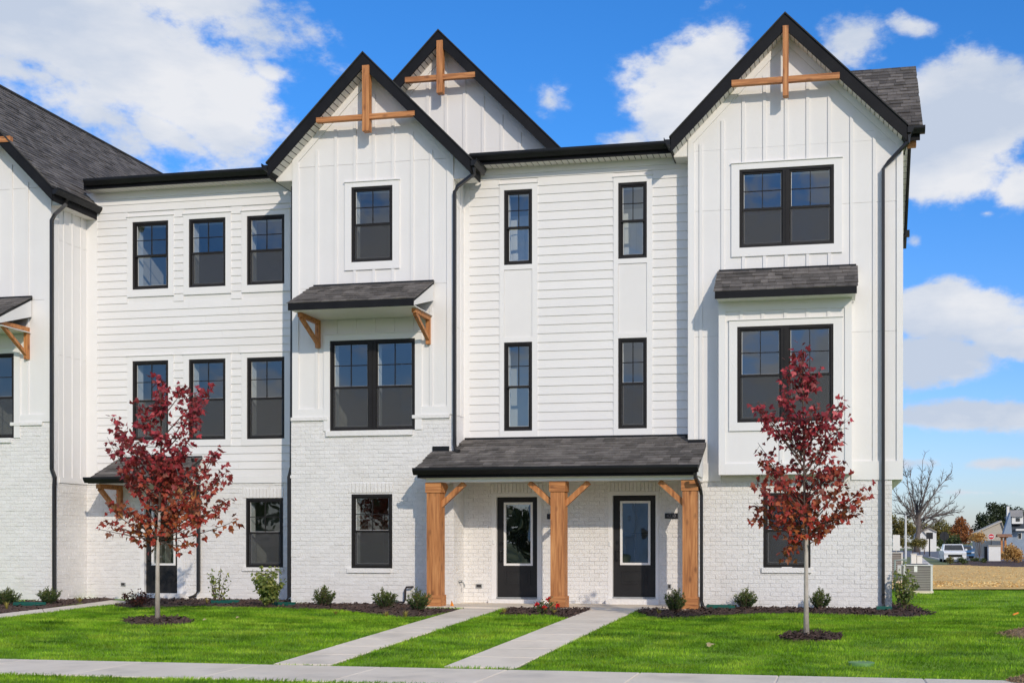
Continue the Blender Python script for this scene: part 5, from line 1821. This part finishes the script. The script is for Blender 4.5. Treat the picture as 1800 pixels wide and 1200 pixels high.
def dirt_pile(px, py, rx, rz, label):
    B = G(px, py); b = MB(); rr = random.Random(px)
    n, m_ = 20, 6
    for i in range(m_):
        for k in range(n):
            a = math.tau * k / n; r_ = (1 - i / (m_ - 1) * .98) * rx * (1 + .25 * mnoise.noise(Vector((math.cos(a) * 1.5, math.sin(a) * 1.5, px))))
            z = rz * math.sin(i / (m_ - 1) * math.pi / 2) * (1 + .4 * mnoise.noise(Vector((math.cos(a) * 3, math.sin(a) * 3, i))))
            b.v.append((B.x + math.cos(a) * r_, B.y + math.sin(a) * r_, B.z + z))
    for i in range(m_ - 1):
        for k in range(n): b.f.append((i * n + k, i * n + (k + 1) % n, (i + 1) * n + (k + 1) % n, (i + 1) * n + k))
    for _ in range(500):
        a, q = rr.uniform(0, math.tau), rr.random() ** .5
        c = B + Vector((math.cos(a) * rx * q, math.sin(a) * rx * q, rz * (1 - q) + .02)); d = rvec(rr)
        b.tube([c - d * .03, c + d * .03], .004, 3, cap=False)
    o = b.build('dirt_pile', 'dirt'); tag(o, label, 'dirt pile')


dirt_pile(1800, 1118, .38, .10, 'low pile of dry dirt and roots at the right edge of the lawn')
dirt_pile(1812, 1200, .25, .08, 'small dirt clod in the bottom right corner')

# ================================================================== beyond the right-hand corner
M['acbody'] = pmat('ac_grey', ((.27, .25, .235), (.31, .29, .275)), .5, 3)
M['paper'] = pmat('white_label', ((.78, .78, .76), (.8, .8, .79)), .6, 3)


def ac_unit(cx, cy, w, h, label, n=14):
    z = zg(cy) + .02
    t = thing('air_conditioner', label, 'air conditioner', (cx, cy, z), 'air conditioning units beside the end wall')
    MB().box(cx - w / 2 + .03, cx + w / 2 - .03, cy - w / 2 + .03, cy + w / 2 - .03, z + .05, z + h - .04).build('coil', 'dkpipe', t)
    MB().box(cx - w / 2 - .02, cx + w / 2 + .02, cy - w / 2 - .02, cy + w / 2 + .02, z - .02, z + .05).build('pad', 'concrete', t)
    for i in (0, 1):
        for j in (0, 1):
            a, c = cx - w / 2 + i * (w - .05), cy - w / 2 + j * (w - .05)
            MB().box(a, a + .05, c, c + .05, z + .05, z + h - .03).build('corner_post', 'acpost', t)
    for k in range(n):
        zz = z + .06 + k * (h - .11) / n
        MB().box(cx - w / 2 + .051, cx + w / 2 - .051, cy - w / 2 + .004, cy - w / 2 + .028, zz, zz + (h - .11) / n * .72).build('slat', 'acbody', t)
        MB().box(cx - w / 2 + .004, cx - w / 2 + .028, cy - w / 2 + .051, cy + w / 2 - .051, zz, zz + (h - .11) / n * .72).build('slat', 'acbody', t)
    MB().box(cx - w / 2 - .01, cx + w / 2 + .01, cy - w / 2 - .01, cy + w / 2 + .01, z + h - .03, z + h).build('top', 'acpost', t)
    MB().tube([(cx, cy, z + h), (cx, cy, z + h + .015)], w * .38, 20).build('fan_guard', 'dkpipe', t)
    return t


gb = G(1614, 1043)
a1 = ac_unit(gb.x, gb.y + .36, .70, .70, 'nearer grey air conditioner with horizontal slats behind the corner shrub')
MB().box(gb.x - .10, gb.x - .02, gb.y + .003, gb.y + .007, .78, .92).build('label_plate', 'paper', a1)
Y2 = 16.5
x2 = sx(1587, Y2)
ac_unit(x2 - .36, Y2 + .36, .72, .98, 'farther grey air conditioner close to the end wall')
xa, xb = sx(1569.5, Y2 + 1.6), sx(1582, Y2 + 1.6)
o = thing('meter_cabinet', 'white meter cabinet standing above the farther air conditioner', 'cabinet', (xa, Y2 + 1.6, Z_TOP))
MB().box(xa, xb, Y2 + 1.6, Y2 + 1.8, sz(1575, 967, Y2 + 1.6), sz(1575, 939.5, Y2 + 1.6)).build('housing', 'paper', o)
MB().box(xa + .1, xb - .1, Y2 + 1.65, Y2 + 1.75, zg(Y2) - .2, sz(1575, 967, Y2 + 1.6)).build('post', 'acpost', o)
Yp = 8.2
o = thing('utility_riser', 'grey utility boxes on bent pipes half hidden by the corner shrub', 'utility box', (sx(1583, Yp), Yp, Z_TOP))
p = lambda a, b: Vector((sx(a, Yp), Yp, sz(a, b, Yp)))
M['riser'] = pmat('riser_green_grey', ((.24, .30, .29), (.3, .36, .35)), .5, 4)
MB().tube([p(1573, 1040), p(1573, 984), p(1594, 983)], .028, 8).build('pipe', 'riser', o)
MB().tube([p(1588, 1040), p(1588, 991), p(1612, 993)], .024, 8).build('pipe', 'riser', o)
MB().box(p(1578, 0).x, p(1588, 0).x, Yp + .04, Yp + .2, p(1583, 1014).z, p(1583, 993).z).build('box', 'acpost', o)
Yq = 26
o = thing('utility_pedestals', 'cluster of white utility boxes behind the nearer air conditioner', 'utility box', (sx(1612, Yq), Yq, Z_TOP))
for a, b_, c in ((1602, 1611, 974), (1612, 1621, 977)):
    bx_ = MB().box(sx(a, Yq), sx(b_, Yq), Yq, Yq + .4, zg(Yq) - .1, sz(a, c, Yq)).build('housing', 'paper', o)
    MB().box(sx(a, Yq) - .02, sx(b_, Yq) + .02, Yq - .02, Yq + .42, sz(a, c, Yq) + .002, sz(a, c, Yq) + .04).build('cap', 'acpost', o)

# ground patches
Z_FAR0 = zg(60.0)
st_ = MB()
rows_ = [1038, 1034, 1030, 1026, 1022, 1019, 1016, 1013, 1011, 1009, 1007, 1003, 1000, 997, 994.5, 992.5]
edge = [(G(1400, r), G(1900, r + (1.5 if r < 1030 else 0))) for r in rows_]
for (a0, a1), (b0, b1) in zip(edge, edge[1:]):
    st_.face([(p.x, p.y, zg(p.y) + .05) for p in (a0, a1, b1, b0)])
st_.build('straw_field', 'straw', None, 'structure')
sc_ = MB(); rr = random.Random(77)
for _ in range(3600):
    px_, q_ = rr.uniform(1596, 1812), rr.random() ** 1.2
    p_ = G(px_, 994 + 41 * q_); l_ = rr.uniform(.05, .17); a_ = rr.uniform(0, math.pi)
    d_ = Vector((math.cos(a_), math.sin(a_), 0)) * l_; e_ = Vector((-d_.y, d_.x, 0)) * rr.uniform(.15, .5)
    t_ = Vector((0, 0, rr.uniform(.01, .045)))
    c_ = p_ + Vector((0, 0, .05))
    sc_.face([c_ - d_, c_ - e_ + t_ * .6, c_ + d_ * .2 + t_]); sc_.face([c_ + d_, c_ + e_ + t_ * .5, c_ + d_ * .2 + t_])
sc_.build('straw_mulch', 'straw_bits', None, 'stuff')
sheet('road', [G(1500, 983), G(1610, 978), G(1632, 980), G(1662, 987), G(1900, 987), G(1900, 967.5), G(1500, 967.5)], 'asphalt', .012)
sheet('verge', [G(1636, 991.4), G(1661, 991.4), G(1661, 987.4), G(1632, 980.3), G(1619, 977.5)], 'field', .016)
sheet('path', [G(1600, 991.4), G(1643, 991.4), G(1621, 977.5), G(1604, 974)], 'concrete', .014)
a, b_ = G(1632, 980), G(1662, 987)
MB().obox(a + Vector((0, 0, .0)), b_ - a, (.3, 1.2, 0), (0, 0, .16)).build('kerb', 'concrete', None, 'structure')
a, b_ = G(1500, 962.8), G(1900, 962.8)
MB().box(a.x, b_.x, a.y, a.y + .6, Z_FAR0 - .1, Z_FAR0 + .55).build('kerb', 'trim', None, 'structure')
bed([(1662, 992), (1700, 985.5), (1810, 986), (1860, 997), (1790, 997.5), (1712, 995)], 900, 'mulch_bed', .1)


def cards(mb, c, rx, ry, rz, n, size, rr, shape=OVATE, shell=.55):
    for _ in range(n):
        d = rvec(rr); q = shell + (1 - shell) * rr.random()
        p = Vector((c[0] + d.x * rx * q, c[1] + d.y * ry * q, c[2] + d.z * rz * q))
        add_leaf(mb, leaf_verts(p, rvec(rr), (rvec(rr) + Vector((.3, -.5, .5))).normalized(), size * rr.uniform(.6, 1.3), shape))


def leafmat2(name, cols):
    return leaf_mat(name, [(0, cols[0]), (1, cols[2]), (.5, cols[1])], [(0, cols[0]), (1, cols[2]), (.5, cols[1])], 0, 1, .25, .6)


M['far_dark'] = leafmat2('dark_evergreen', ((.018, .032, .012), (.035, .055, .02), (.085, .10, .035)))
M['far_olive'] = leafmat2('olive_foliage', ((.09, .085, .02), (.17, .15, .035), (.30, .24, .06)))
M['far_green'] = leafmat2('green_foliage', ((.035, .055, .018), (.07, .10, .03), (.14, .17, .05)))
M['far_orange'] = leafmat2('orange_foliage', ((.17, .06, .02), (.32, .11, .03), (.45, .18, .05)))
M['far_yellow'] = leafmat2('yellow_foliage', ((.34, .17, .05), (.58, .33, .09), (.70, .46, .18)))


def far_tree(px, Y, crown, label, m, seed, name='tree', group='trees behind the road'):
    """crown = list of (px, py, half width px, half height px)"""
    rr = random.Random(seed); S = pix_scale(px, Y)
    t = thing(name, label, 'tree', (sx(px, Y), Y, Z_TOP), group)
    b = MB(); low = 0
    for (cx_, cy_, a, h) in crown:
        c = Vector((sx(cx_, Y), Y + rr.uniform(-1, 1) * a / S * .5, sz(cx_, cy_, Y)))
        cards(b, c, a / S, a / S, h / S, int(40 + a * h * 2.6), 3.6 / S, rr, shell=.35)
        MB().tube([(sx(px, Y), Y, Z_TOP + .5), Vector((sx(px, Y), Y, Z_TOP + .5)).lerp(c, .5) + Vector((0, 0, .4)), c], [.16, .12, .03], 5, cap=False).build('limb', 'darkbark', t)
    MB().tube([(sx(px, Y), Y, Z_TOP - .1), (sx(px, Y), Y, sz(px, crown[0][1], Y))], [.28, .12], 7).build('trunk', 'darkbark', t)
    b.build('crown', m, t, 'stuff')


Z_FAR = zg(60.0)
Y_ = 130
far_tree(1742, 180, [(1742, 920, 24, 22), (1728, 930, 18, 20), (1755, 905, 22, 20), (1772, 915, 18, 26), (1724, 912, 10, 12), (1745, 890, 14, 9), (1788, 905, 16, 16), (1798, 912, 20, 20), (1765, 896, 14, 12), (1734, 945, 22, 14)], 'large dark evergreen tree behind the beige gabled house', 'far_dark', 1)
far_tree(1690, 205, [(1690, 925, 14, 16), (1682, 932, 12, 12), (1700, 934, 12, 12), (1688, 915, 9, 9), (1694, 945, 18, 10)], 'rusty orange tree between the road signs and the dark evergreen', 'far_orange', 2)
far_tree(1652, 225, [(1652, 928, 20, 16), (1640, 935, 18, 14), (1668, 936, 16, 14), (1655, 948, 24, 12)], 'olive green tree behind the round road sign', 'far_olive', 3)
far_tree(1587, 215, [(1587, 925, 18, 18), (1576, 935, 14, 18), (1600, 930, 14, 14), (1570, 915, 8, 12)], 'yellowing tree seen against the end wall', 'far_olive', 4)
far_tree(1622, 220, [(1622, 930, 16, 14), (1612, 940, 16, 12), (1634, 944, 14, 10)], 'olive tree behind the bare tree', 'far_olive', 5)
far_tree(1670, 126, [(1668, 952, 12, 10), (1680, 950, 12, 12), (1656, 954, 10, 9)], 'dark green bush-like tree behind the white pickup', 'far_green', 6)


def bush(px, py, w, h, label, m, seed, Y=None, name='bush', size=2.6, group=None, dens=1.0):
    rr = random.Random(seed)
    B = G(px, py) if Y is None else Vector((sx(px, Y), Y, Z_FAR))
    S = pix_scale(px, B.y)
    t = thing(name, label, 'bush', B, group)
    b = MB(); st = MB()
    zc = B.z if Y is None else sz(px, py, Y)
    for k in range(6):
        c = Vector((B.x + rr.uniform(-.55, .55) * w / 2 / S, B.y + rr.uniform(-.3, .3) * w / 2 / S, zc + h / S * rr.uniform(.35, .7)))
        cards(b, c, w * .27 / S, w * .27 / S, h * .33 / S, int((10 + w * h * .16) * dens), size / S, rr, shell=.2)
        st.tube([(B.x, B.y, B.z - .02), c], [.03, .01], 4, cap=False)
    st.build('stem', 'twig', t); b.build('foliage', m, t, 'stuff')


rr = random.Random(3)
for i, (px, w) in enumerate(((1590, 22), (1604, 20), (1617, 20), (1625, 12))):
    bush(px, 967, w, 23, ('yellow-green hedge bush nearest the end wall', 'yellow-green hedge bush left of the bare tree', 'yellow-green hedge bush at the foot of the bare tree', 'small yellow-green hedge bush by the square sign')[i], 'far_olive', 70 + i, Y=150, group='hedge bushes across the road')
for i, (px, py, w, h, lab, m) in enumerate(((1670, 992, 18, 16, 'low green and yellow shrub at the left end of the far mulch bed', 'far_olive'), (1694, 993, 24, 17, 'low dark shrub in front of the white pickup', 'far_green'), (1713, 988, 18, 10, 'low shrub right of the white pickup', 'far_green'),
                                             (1729, 991, 18, 12, 'round green shrub left of the white pillar', 'far_green'), (1785, 990, 46, 36, 'golden leaved shrub right of the white pillar', 'far_yellow'), (1768, 984, 22, 18, 'small golden shrub touching the white pillar', 'far_yellow'))):
    bush(px, py, w, h, lab, m, 80 + i, size=3.4 if m == 'far_yellow' else 2.4, dens=1.2, group='shrubs in the far mulch bed')
bush(1722, 958, 40, 26, 'golden yellow bush behind the road in front of the beige house', 'far_yellow', 90, Y=122, size=3.2)
bush(1700, 956, 26, 18, 'orange-yellow bush below the rusty orange tree', 'far_orange', 91, Y=124, size=3)


# bare tree
def bare_tree(px, Y, label):
    rr = random.Random(17); S = pix_scale(px, Y)
    t = thing('bare_tree', label, 'tree', (sx(px, Y), Y, Z_FAR))
    q = lambda a, b, o=0: Vector((sx(a, Y + o), Y + o, sz(a, b, Y + o)))
    MB().tube([q(1611, 970), q(1612, 950), q(1615, 925), q(1616, 905)], [.50, .44, .36, .24], 8).build('trunk', 'darkbark', t, smooth=True)
    tips = [(1622, 808), (1640, 822), (1589, 822), (1570, 860), (1672, 832), (1678, 876), (1690, 895), (1600, 840), (1615, 850), (1630, 850), (1655, 845), (1652, 880), (1580, 880), (1575, 900), (1665, 905), (1605, 870), (1595, 880), (1640, 870), (1680, 900), (1634, 900), (1590, 905)]
    for (a, b) in tips:
        o = rr.uniform(-3, 3)
        s = q(1613 + rr.uniform(-2, 3), rr.uniform(905, 940)); e = q(a, b, o)
        m_ = s.lerp(e, .45) + Vector((-.25 * (e.x - s.x) * .5, 0, -.04 * (e.z - s.z)))
        br = MB(); pts = []
        for i in range(8):
            u = i / 7; pts.append(s * (1 - u) ** 2 + m_ * 2 * u * (1 - u) + e * u * u + rvec(rr) * .12 * (0 < i < 7))
        br.tube(pts, [.18 - .145 * i / 7 for i in range(8)], 5, cap=False)
        for k in range(15):
            i = rr.randint(2, 7); p0 = pts[i]; d = ((e - s).normalized() + rvec(rr) * .8 + Vector((0, 0, .25))).normalized(); l = rr.uniform(.5, 1.5)
            p1 = p0 + d * l; p2 = p1 + (d + rvec(rr) * .6).normalized() * l * .6
            br.tube([p0, p1, p2], [.05, .035, .02], 3, cap=False)
            for _ in range(3):
                pp = p0.lerp(p1, rr.uniform(.4, 1)); br.tube([pp, pp + (d + rvec(rr) * .9).normalized() * l * .6], [.03, .016], 3, cap=False)
        br.build('branch', 'darkbark', t)


bare_tree(1611, 165, 'tall bare leafless tree beyond the right corner')

# road signs seen from behind
M['sign_back'] = pmat('sign_back', ((.012, .012, .014), (.02, .02, .022)), .5, 3)
M['sign_red'] = pmat('sign_red', ((.55, .03, .035), (.6, .04, .045)), .5, 3)


def sign(px, ptop, pbase, r, shape, label, m, Y, pr=.085):
    x = sx(px, Y); S = pix_scale(px, Y)
    t = thing('road_sign', label, 'sign', (x, Y, Z_FAR))
    z = sz(px, ptop, Y); R_ = r / S
    MB().tube([(x, Y + .06, Z_FAR - .1), (x, Y + .06, z + R_ * .9)], pr, 6).build('post', 'sign_back', t)
    n = {'square': 4, 'octagon': 8, 'round': 20}[shape]
    a0 = math.pi / n if shape != 'round' else 0
    k = 1.3 if shape == 'square' else 1
    MB().prism([(x + R_ * k * math.cos(a0 + math.tau * i / n), Y, z + R_ * k * math.sin(a0 + math.tau * i / n)) for i in range(n)], (0, .03, 0)).build('plate', m, t)
    return t, x, z, R_


sign(1634, 941, 980, 6.2, 'square', 'square road sign seen from its black back', 'sign_back', 117)
sign(1660, 941.5, 986, 8.2, 'octagon', 'eight-sided road sign seen from its black back', 'sign_back', 97)
t, x, z, R_ = sign(1742.5, 942.5, 958, 4.8, 'round', 'round red no entry sign with white bar', 'sign_red', 118, .05)
MB().box(x - R_ * .72, x + R_ * .72, 117.95, 117.98, z - R_ * .17, z + R_ * .17).build('bar', 'paper', t)
bl = MB()
for i in range(20):
    a, b2 = math.tau * i / 20, math.tau * (i + 1) / 20
    bl.face([(x + R_ * 1.12 * math.cos(a), 118.005, z + R_ * 1.12 * math.sin(a)), (x + R_ * 1.12 * math.cos(b2), 118.005, z + R_ * 1.12 * math.sin(b2)), (x, 118.005, z)])
bl.build('border', 'paper', t)

# white pickup facing the camera
M['carwhite'] = pmat('car_paint', ((.74, .75, .77), (.78, .79, .8)), .25, 2, spec=.6)
M['carglass'] = pmat('car_glass', ((.015, .018, .022), (.03, .035, .04)), .08, 2, spec=.7)
M['lamp'] = pmat('lamp_lens', ((.6, .6, .6), (.7, .7, .7)), .15, 2, spec=.7)
M['blue'] = pmat('blue_paint', ((.03, .10, .22), (.05, .15, .30)), .3, 2, spec=.6)
M['tyre'] = pmat('rubber', ((.012, .012, .012), (.02, .02, .02)), .8, 2)


def vehicle(name, label, px, Y, w, L, h, zb, m, truck=True, rot=0):
    x = sx(px, Y)
    t = thing(name, label, 'car', (x, Y, Z_FAR))
    q = w / 2; z = Z_FAR
    hood = .62 * h
    b = MB()
    prof = [(0, zb), (0, hood * .86), (.10, hood * .96), (1.2, hood), (1.25, hood), (L, hood), (L, zb)]
    b.prism([(x - q, Y + a, z + c) for a, c in prof], (w, 0, 0)); b.build('body', m, t)
    cab = MB()
    y0, y1 = Y + 1.15, Y + (L * .62 if truck else L - .3)
    i_ = .16
    P = [(x - q + .02, y0, z + hood + .002), (x + q - .02, y0, z + hood + .002), (x + q - .02, y1, z + hood + .002), (x - q + .02, y1, z + hood + .002),
         (x - q + i_, y0 + .75, z + h), (x + q - i_, y0 + .75, z + h), (x + q - i_, y1 - .2, z + h), (x - q + i_, y1 - .2, z + h)]
    cab.quadbox(P); cab.build('cab', m, t)
    n = Vector((0, -(h - hood), .75)).normalized() * .012
    lo, hi = .1, .88
    pt = lambda s, v: Vector((x + s * (q - .02 - (i_ - .02) * v - .10), y0 + .75 * v, z + hood + (h - hood) * v)) + n
    MB().face([pt(-1, lo), pt(1, lo), pt(1, hi), pt(-1, hi)]).build('windscreen', 'carglass', t)
    MB().box(x - q * .62, x + q * .62, Y - .03, Y - .002, z + zb + .18, z + hood * .72).build('grille', 'tyre', t)
    MB().box(x - q * .98, x + q * .98, Y - .08, Y - .031, z + zb, z + zb + .2).build('bumper', m, t)
    for s in (-1, 1):
        MB().box(x + s * q * .82 - .16, x + s * q * .82 + .16, Y - .028, Y - .002, z + hood * .68, z + hood * .84).build('headlight', 'lamp', t)
        MB().box(x + s * (q + .12) - .10, x + s * (q + .12) + .10, Y + 1.3, Y + 1.42, z + hood + .05, z + hood + .22).build('mirror', m, t)
        for yy_ in (.85, L - 1.0):
            wv = MB(); xx = x + s * (q - .12)
            wv.tube([(xx - .12, Y + yy_, z + .38), (xx + .12, Y + yy_, z + .38)], .38, 16); wh = wv.build('wheel', 'tyre', t)
            MB().tube([(xx + s * .121, Y + yy_, z + .38), (xx + s * .13, Y + yy_, z + .38)], .22, 12).build('rim', 'lamp', wh)
    return t


vehicle('pickup_truck', 'white pickup truck facing the camera on the far road', 1679, 88, 2.05, 5.4, 1.74, .32, 'carwhite')
vehicle('parked_car', 'blue car half hidden behind the golden bush', 1698, 114, 1.9, 4.4, 1.5, .3, 'blue', False)

# houses
M['beige'] = pmat('beige_siding', ((.50, .45, .36), (.56, .50, .41)), .8, 1)
M['bluegrey'] = pmat('blue_grey_siding', ((.24, .30, .38), (.29, .35, .43)), .8, 1)
M['farroof'] = pmat('far_roof', ((.30, .28, .25), (.38, .35, .31)), .9, 1)
M['darkroof'] = pmat('far_dark_roof', ((.05, .06, .075), (.08, .09, .10)), .9, 1)
M['farwhite'] = pmat('far_white', ((.72, .71, .68), (.78, .77, .74)), .8, 1)
M['tile'] = pmat('clay_roof', ((.26, .13, .07), (.36, .19, .11)), .9, 1)


def gable_house(px0, px1, ptop, peave, Y, depth, label, mw, mr, windows=(), apex=None, name='house'):
    x0, x1 = sx(px0, Y), sx(px1, Y)
    t = thing(name, label, 'house', ((x0 + x1) / 2, Y, Z_FAR))
    c = sx(apex, Y) if apex else (x0 + x1) / 2
    ze_, zp_ = sz((px0 + px1) / 2, peave, Y), sz((px0 + px1) / 2, ptop, Y)
    MB().prism([(x0, Y, Z_FAR - .1), (x1, Y, Z_FAR - .1), (x1, Y, ze_), (c, Y, zp_), (x0, Y, ze_)], (0, depth, 0)).build('wall', mw, t)
    for a in (x0, x1):
        o = (a - c) * .05
        MB().prism([(c, Y - .3, zp_ + .02), (a + o, Y - .3, ze_ - (zp_ - ze_) * .05 + .02), (a + o, Y - .3, ze_ - (zp_ - ze_) * .05 + .22), (c, Y - .3, zp_ + .24)], (0, depth + .6, 0)).build('roof', mr, t)
    for (a, b, c0, d) in windows:
        w_ = MB().box(sx(a, Y), sx(b, Y), Y - .05, Y - .005, sz(a, d, Y), sz(a, c0, Y)).build('window', 'farwhite', t)
        MB().box(sx(a, Y) + .12, sx(b, Y) - .12, Y - .07, Y - .052, sz(a, d, Y) + .12, sz(a, c0, Y) - .12).build('pane', 'carglass', w_)
    return t


gable_house(1714, 1767, 917.5, 938, 140, 3.0, 'beige gable-fronted house behind the no entry sign', 'beige', 'beige', [(1728, 1733, 946, 952)], apex=1760)
gable_house(1611, 1629, 931, 941, 200, 8, 'small white house behind the bare tree', 'farwhite', 'farroof', [(1621, 1624, 946, 952)], apex=1620)
gable_house(1621, 1646, 929, 935, 201, 8, 'low white house with tan roof behind the square sign', 'farwhite', 'farroof', [(1628, 1631, 946, 952)])
# blue-grey house with dormer and chimney
Yh = 130
p = lambda a, b, o=0: (sx(a, Yh + o), Yh + o, sz(a, b, Yh + o))
hs_ = thing('house', 'blue-grey house with white dormer and chimney at the right edge', 'house', (sx(1790, Yh), Yh, Z_FAR))
x0, x1 = sx(1779, Yh), sx(1860, Yh)
MB().box(x0, x1, Yh, Yh + 4, Z_FAR - .1, p(1790, 928)[2]).build('wall', 'bluegrey', hs_)
MB().prism([p(1764, 938, -1), p(1776, 900, -1), p(1779, 938, -1)], (0, 1.5, 0)).build('gable', 'bluegrey', hs_)
MB().box(sx(1766, Yh), x0 - .01, Yh - .5, Yh + .8, Z_FAR - .1, p(1770, 938)[2] - .05).build('wall', 'bluegrey', hs_)
MB().prism([(x0 - .3, Yh - .6, p(1790, 929)[2]), (x0 - .3, Yh + 4.5, p(1790, 906)[2]), (x0 - .3, Yh + 4.5, p(1790, 906)[2] - .3), (x0 - .3, Yh - .6, p(1790, 929)[2] - .2)], (x1 - x0, 0, 0)).build('roof', 'darkroof', hs_)
dm = MB().box(sx(1778, Yh), sx(1798, Yh), Yh - .3, Yh + 3, p(1790, 920)[2], p(1790, 907)[2]).build('dormer', 'farwhite', hs_)
MB().prism([p(1776, 907.5, -.6), p(1775, 907.5, 2.5), p(1775, 896, 2.5)], (sx(1798, Yh) - sx(1775, Yh), 0, 0)).build('dormer_roof', 'farroof', dm)
MB().box(sx(1785, Yh), sx(1792, Yh), Yh - .36, Yh - .31, p(1790, 916)[2], p(1790, 910)[2]).build('window', 'carglass', dm)
MB().box(sx(1772, Yh), sx(1776.5, Yh), Yh + 1, Yh + 1.6, p(1774, 918)[2], p(1774, 889)[2]).build('chimney', 'farwhite', hs_)
MB().box(sx(1783, Yh), sx(1800, Yh), Yh - 1.4, Yh - .05, p(1790, 929)[2] - .25, p(1790, 929)[2]).build('porch_roof', 'farwhite', hs_)
for a in (1789, 1805):
    w_ = MB().box(sx(a, Yh), sx(a + 7, Yh), Yh - .05, Yh - .005, p(a, 947)[2], p(a, 936)[2]).build('window', 'farwhite', hs_)
    MB().box(sx(a + 1, Yh), sx(a + 6, Yh), Yh - .08, Yh - .052, p(a, 946)[2], p(a, 937)[2]).build('pane', 'carglass', w_)
# white pillar, wooden roofed post, dark bin
Yw_ = 92
x0, x1 = sx(1738, Yw_), sx(1759, Yw_)
o = thing('white_pillar', 'square white pillar with a cap in the far mulch bed', 'pillar', ((x0 + x1) / 2, Yw_, Z_FAR))
MB().box(x0, x1, Yw_, Yw_ + (x1 - x0), Z_FAR, sz(1748, 960, Yw_)).build('shaft', 'farwhite', o)
MB().box(x0 - .04, x1 + .04, Yw_ - .04, Yw_ + (x1 - x0) + .04, sz(1748, 960, Yw_) + .002, sz(1748, 957.5, Yw_)).build('cap', 'farroof', o)
x0, x1 = sx(1730.5, Yw_ + 1), sx(1736.5, Yw_ + 1)
o = thing('dark_bin', 'narrow dark bin standing left of the white pillar', 'bin', ((x0 + x1) / 2, Yw_ + 1, Z_FAR))
MB().box(x0, x1, Yw_ + 1, Yw_ + 1.6, Z_FAR, sz(1733, 962, Yw_ + 1)).build('bin_body', 'sign_back', o)
MB().box(x0 - .02, x1 + .02, Yw_ + .98, Yw_ + 1.32, sz(1733, 962, Yw_ + 1) + .002, sz(1733, 960, Yw_ + 1)).build('lid', 'sign_back', o)
Yk = 106
o = thing('wooden_shelter', 'small wooden shelter with a brown peaked roof behind the golden shrub', 'shelter', (sx(1764, Yk), Yk, Z_FAR))
xk = sx(1764, Yk)
for a in (1761, 1767.5): MB().box(sx(a, Yk) - .10, sx(a, Yk) + .10, Yk, Yk + .2, Z_FAR, sz(1764, 942, Yk)).build('post', 'wood_z', o)
zt_ = sz(1764, 938, Yk); zl_ = sz(1764, 942.5, Yk)
for s in (-1, 1):
    MB().prism([(sx(1752, Yk), Yk + .06, zt_), (sx(1752, Yk), Yk + .06 + s * .7, zl_), (sx(1752, Yk), Yk + .06 + s * .7, zl_ - .05), (sx(1752, Yk), Yk + .06, zt_ - .05)], (sx(1778, Yk) - sx(1752, Yk), 0, 0)).build('roof', 'tile', o)
MB().box(sx(1757, Yk), sx(1772, Yk), Yk, Yk + .1, zl_ - .14, zl_ - .05).build('beam', 'wood_x', o)

# lamp-like utility pole left of the bare tree
o = MB().tube([(sx(1592, 95), 95, Z_FAR), (sx(1592, 95), 95, sz(1592, 905, 95))], [.12, .10], 8).build('utility_pole', 'acpost'); tag(o, 'slim pale pole rising left of the bare tree', 'pole')

# a house across the street, seen only mirrored in the door glass
t = thing('house', 'white gabled house across the street mirrored in the front door glass', 'house', (-12, -47, 0))
M['pale_wall'] = pmat('pale_house_wall', ((.80, .79, .77), (.84, .83, .81)), .8, 1)
for a, w, h, g in ((-18.5, 5.5, 5.6, 2.7), (-13, 5, 4.6, 0), (-8, 6, 5.8, 3.0)):
    P = [(a, -47, 0), (a + w, -47, 0), (a + w, -47, h), (a + w / 2, -47, h + g), (a, -47, h)] if g else [(a, -47.6, 0), (a + w, -47.6, 0), (a + w, -47.6, h), (a, -47.6, h)]
    MB().prism(P, (0, -7, 0)).build('wall', 'pale_wall', t)
    if g:
        for s_ in (-1, 1):
            c = a + w / 2; e = c + s_ * (w / 2 + .3)
            MB().prism([(c, -46.7, h + g + .03), (e, -46.7, h - .25), (e, -46.7, h - .05), (c, -46.7, h + g + .25)], (0, -7.4, 0)).build('roof', 'darkroof', t)
    else: MB().prism([(a, -47.3, h), (a, -51, h + 2), (a, -51, h + 1.8), (a, -47.3, h - .2)], (w, 0, 0)).build('roof', 'darkroof', t)
    for z0 in (.9, 3.4):
        wn = MB().box(a + w * .3, a + w * .7, -46.97 if g else -47.57, -46.9 if g else -47.5, z0, z0 + 1.3).build('window', 'carglass', t)

# trees on the other side of the street, behind the camera: what the ground floor glass mirrors
rr = random.Random(8)
b = MB()
for i in range(14):
    x = -62 + i * 9.5 + rr.uniform(-2, 2); y = -58 + rr.uniform(-6, 6); h = rr.uniform(4.2, 8.5)
    for k in range(5): cards(b, (x + rr.uniform(-2, 2), y + rr.uniform(-2, 2), h * rr.uniform(.35, .75)), 2.4, 2.4, h * .3, 90, .9, rr, shell=.2)
    b.tube([(x, y, 0), (x, y, h * .6)], [.25, .12], 6)
b.build('treeline', 'far_green', None, 'stuff')
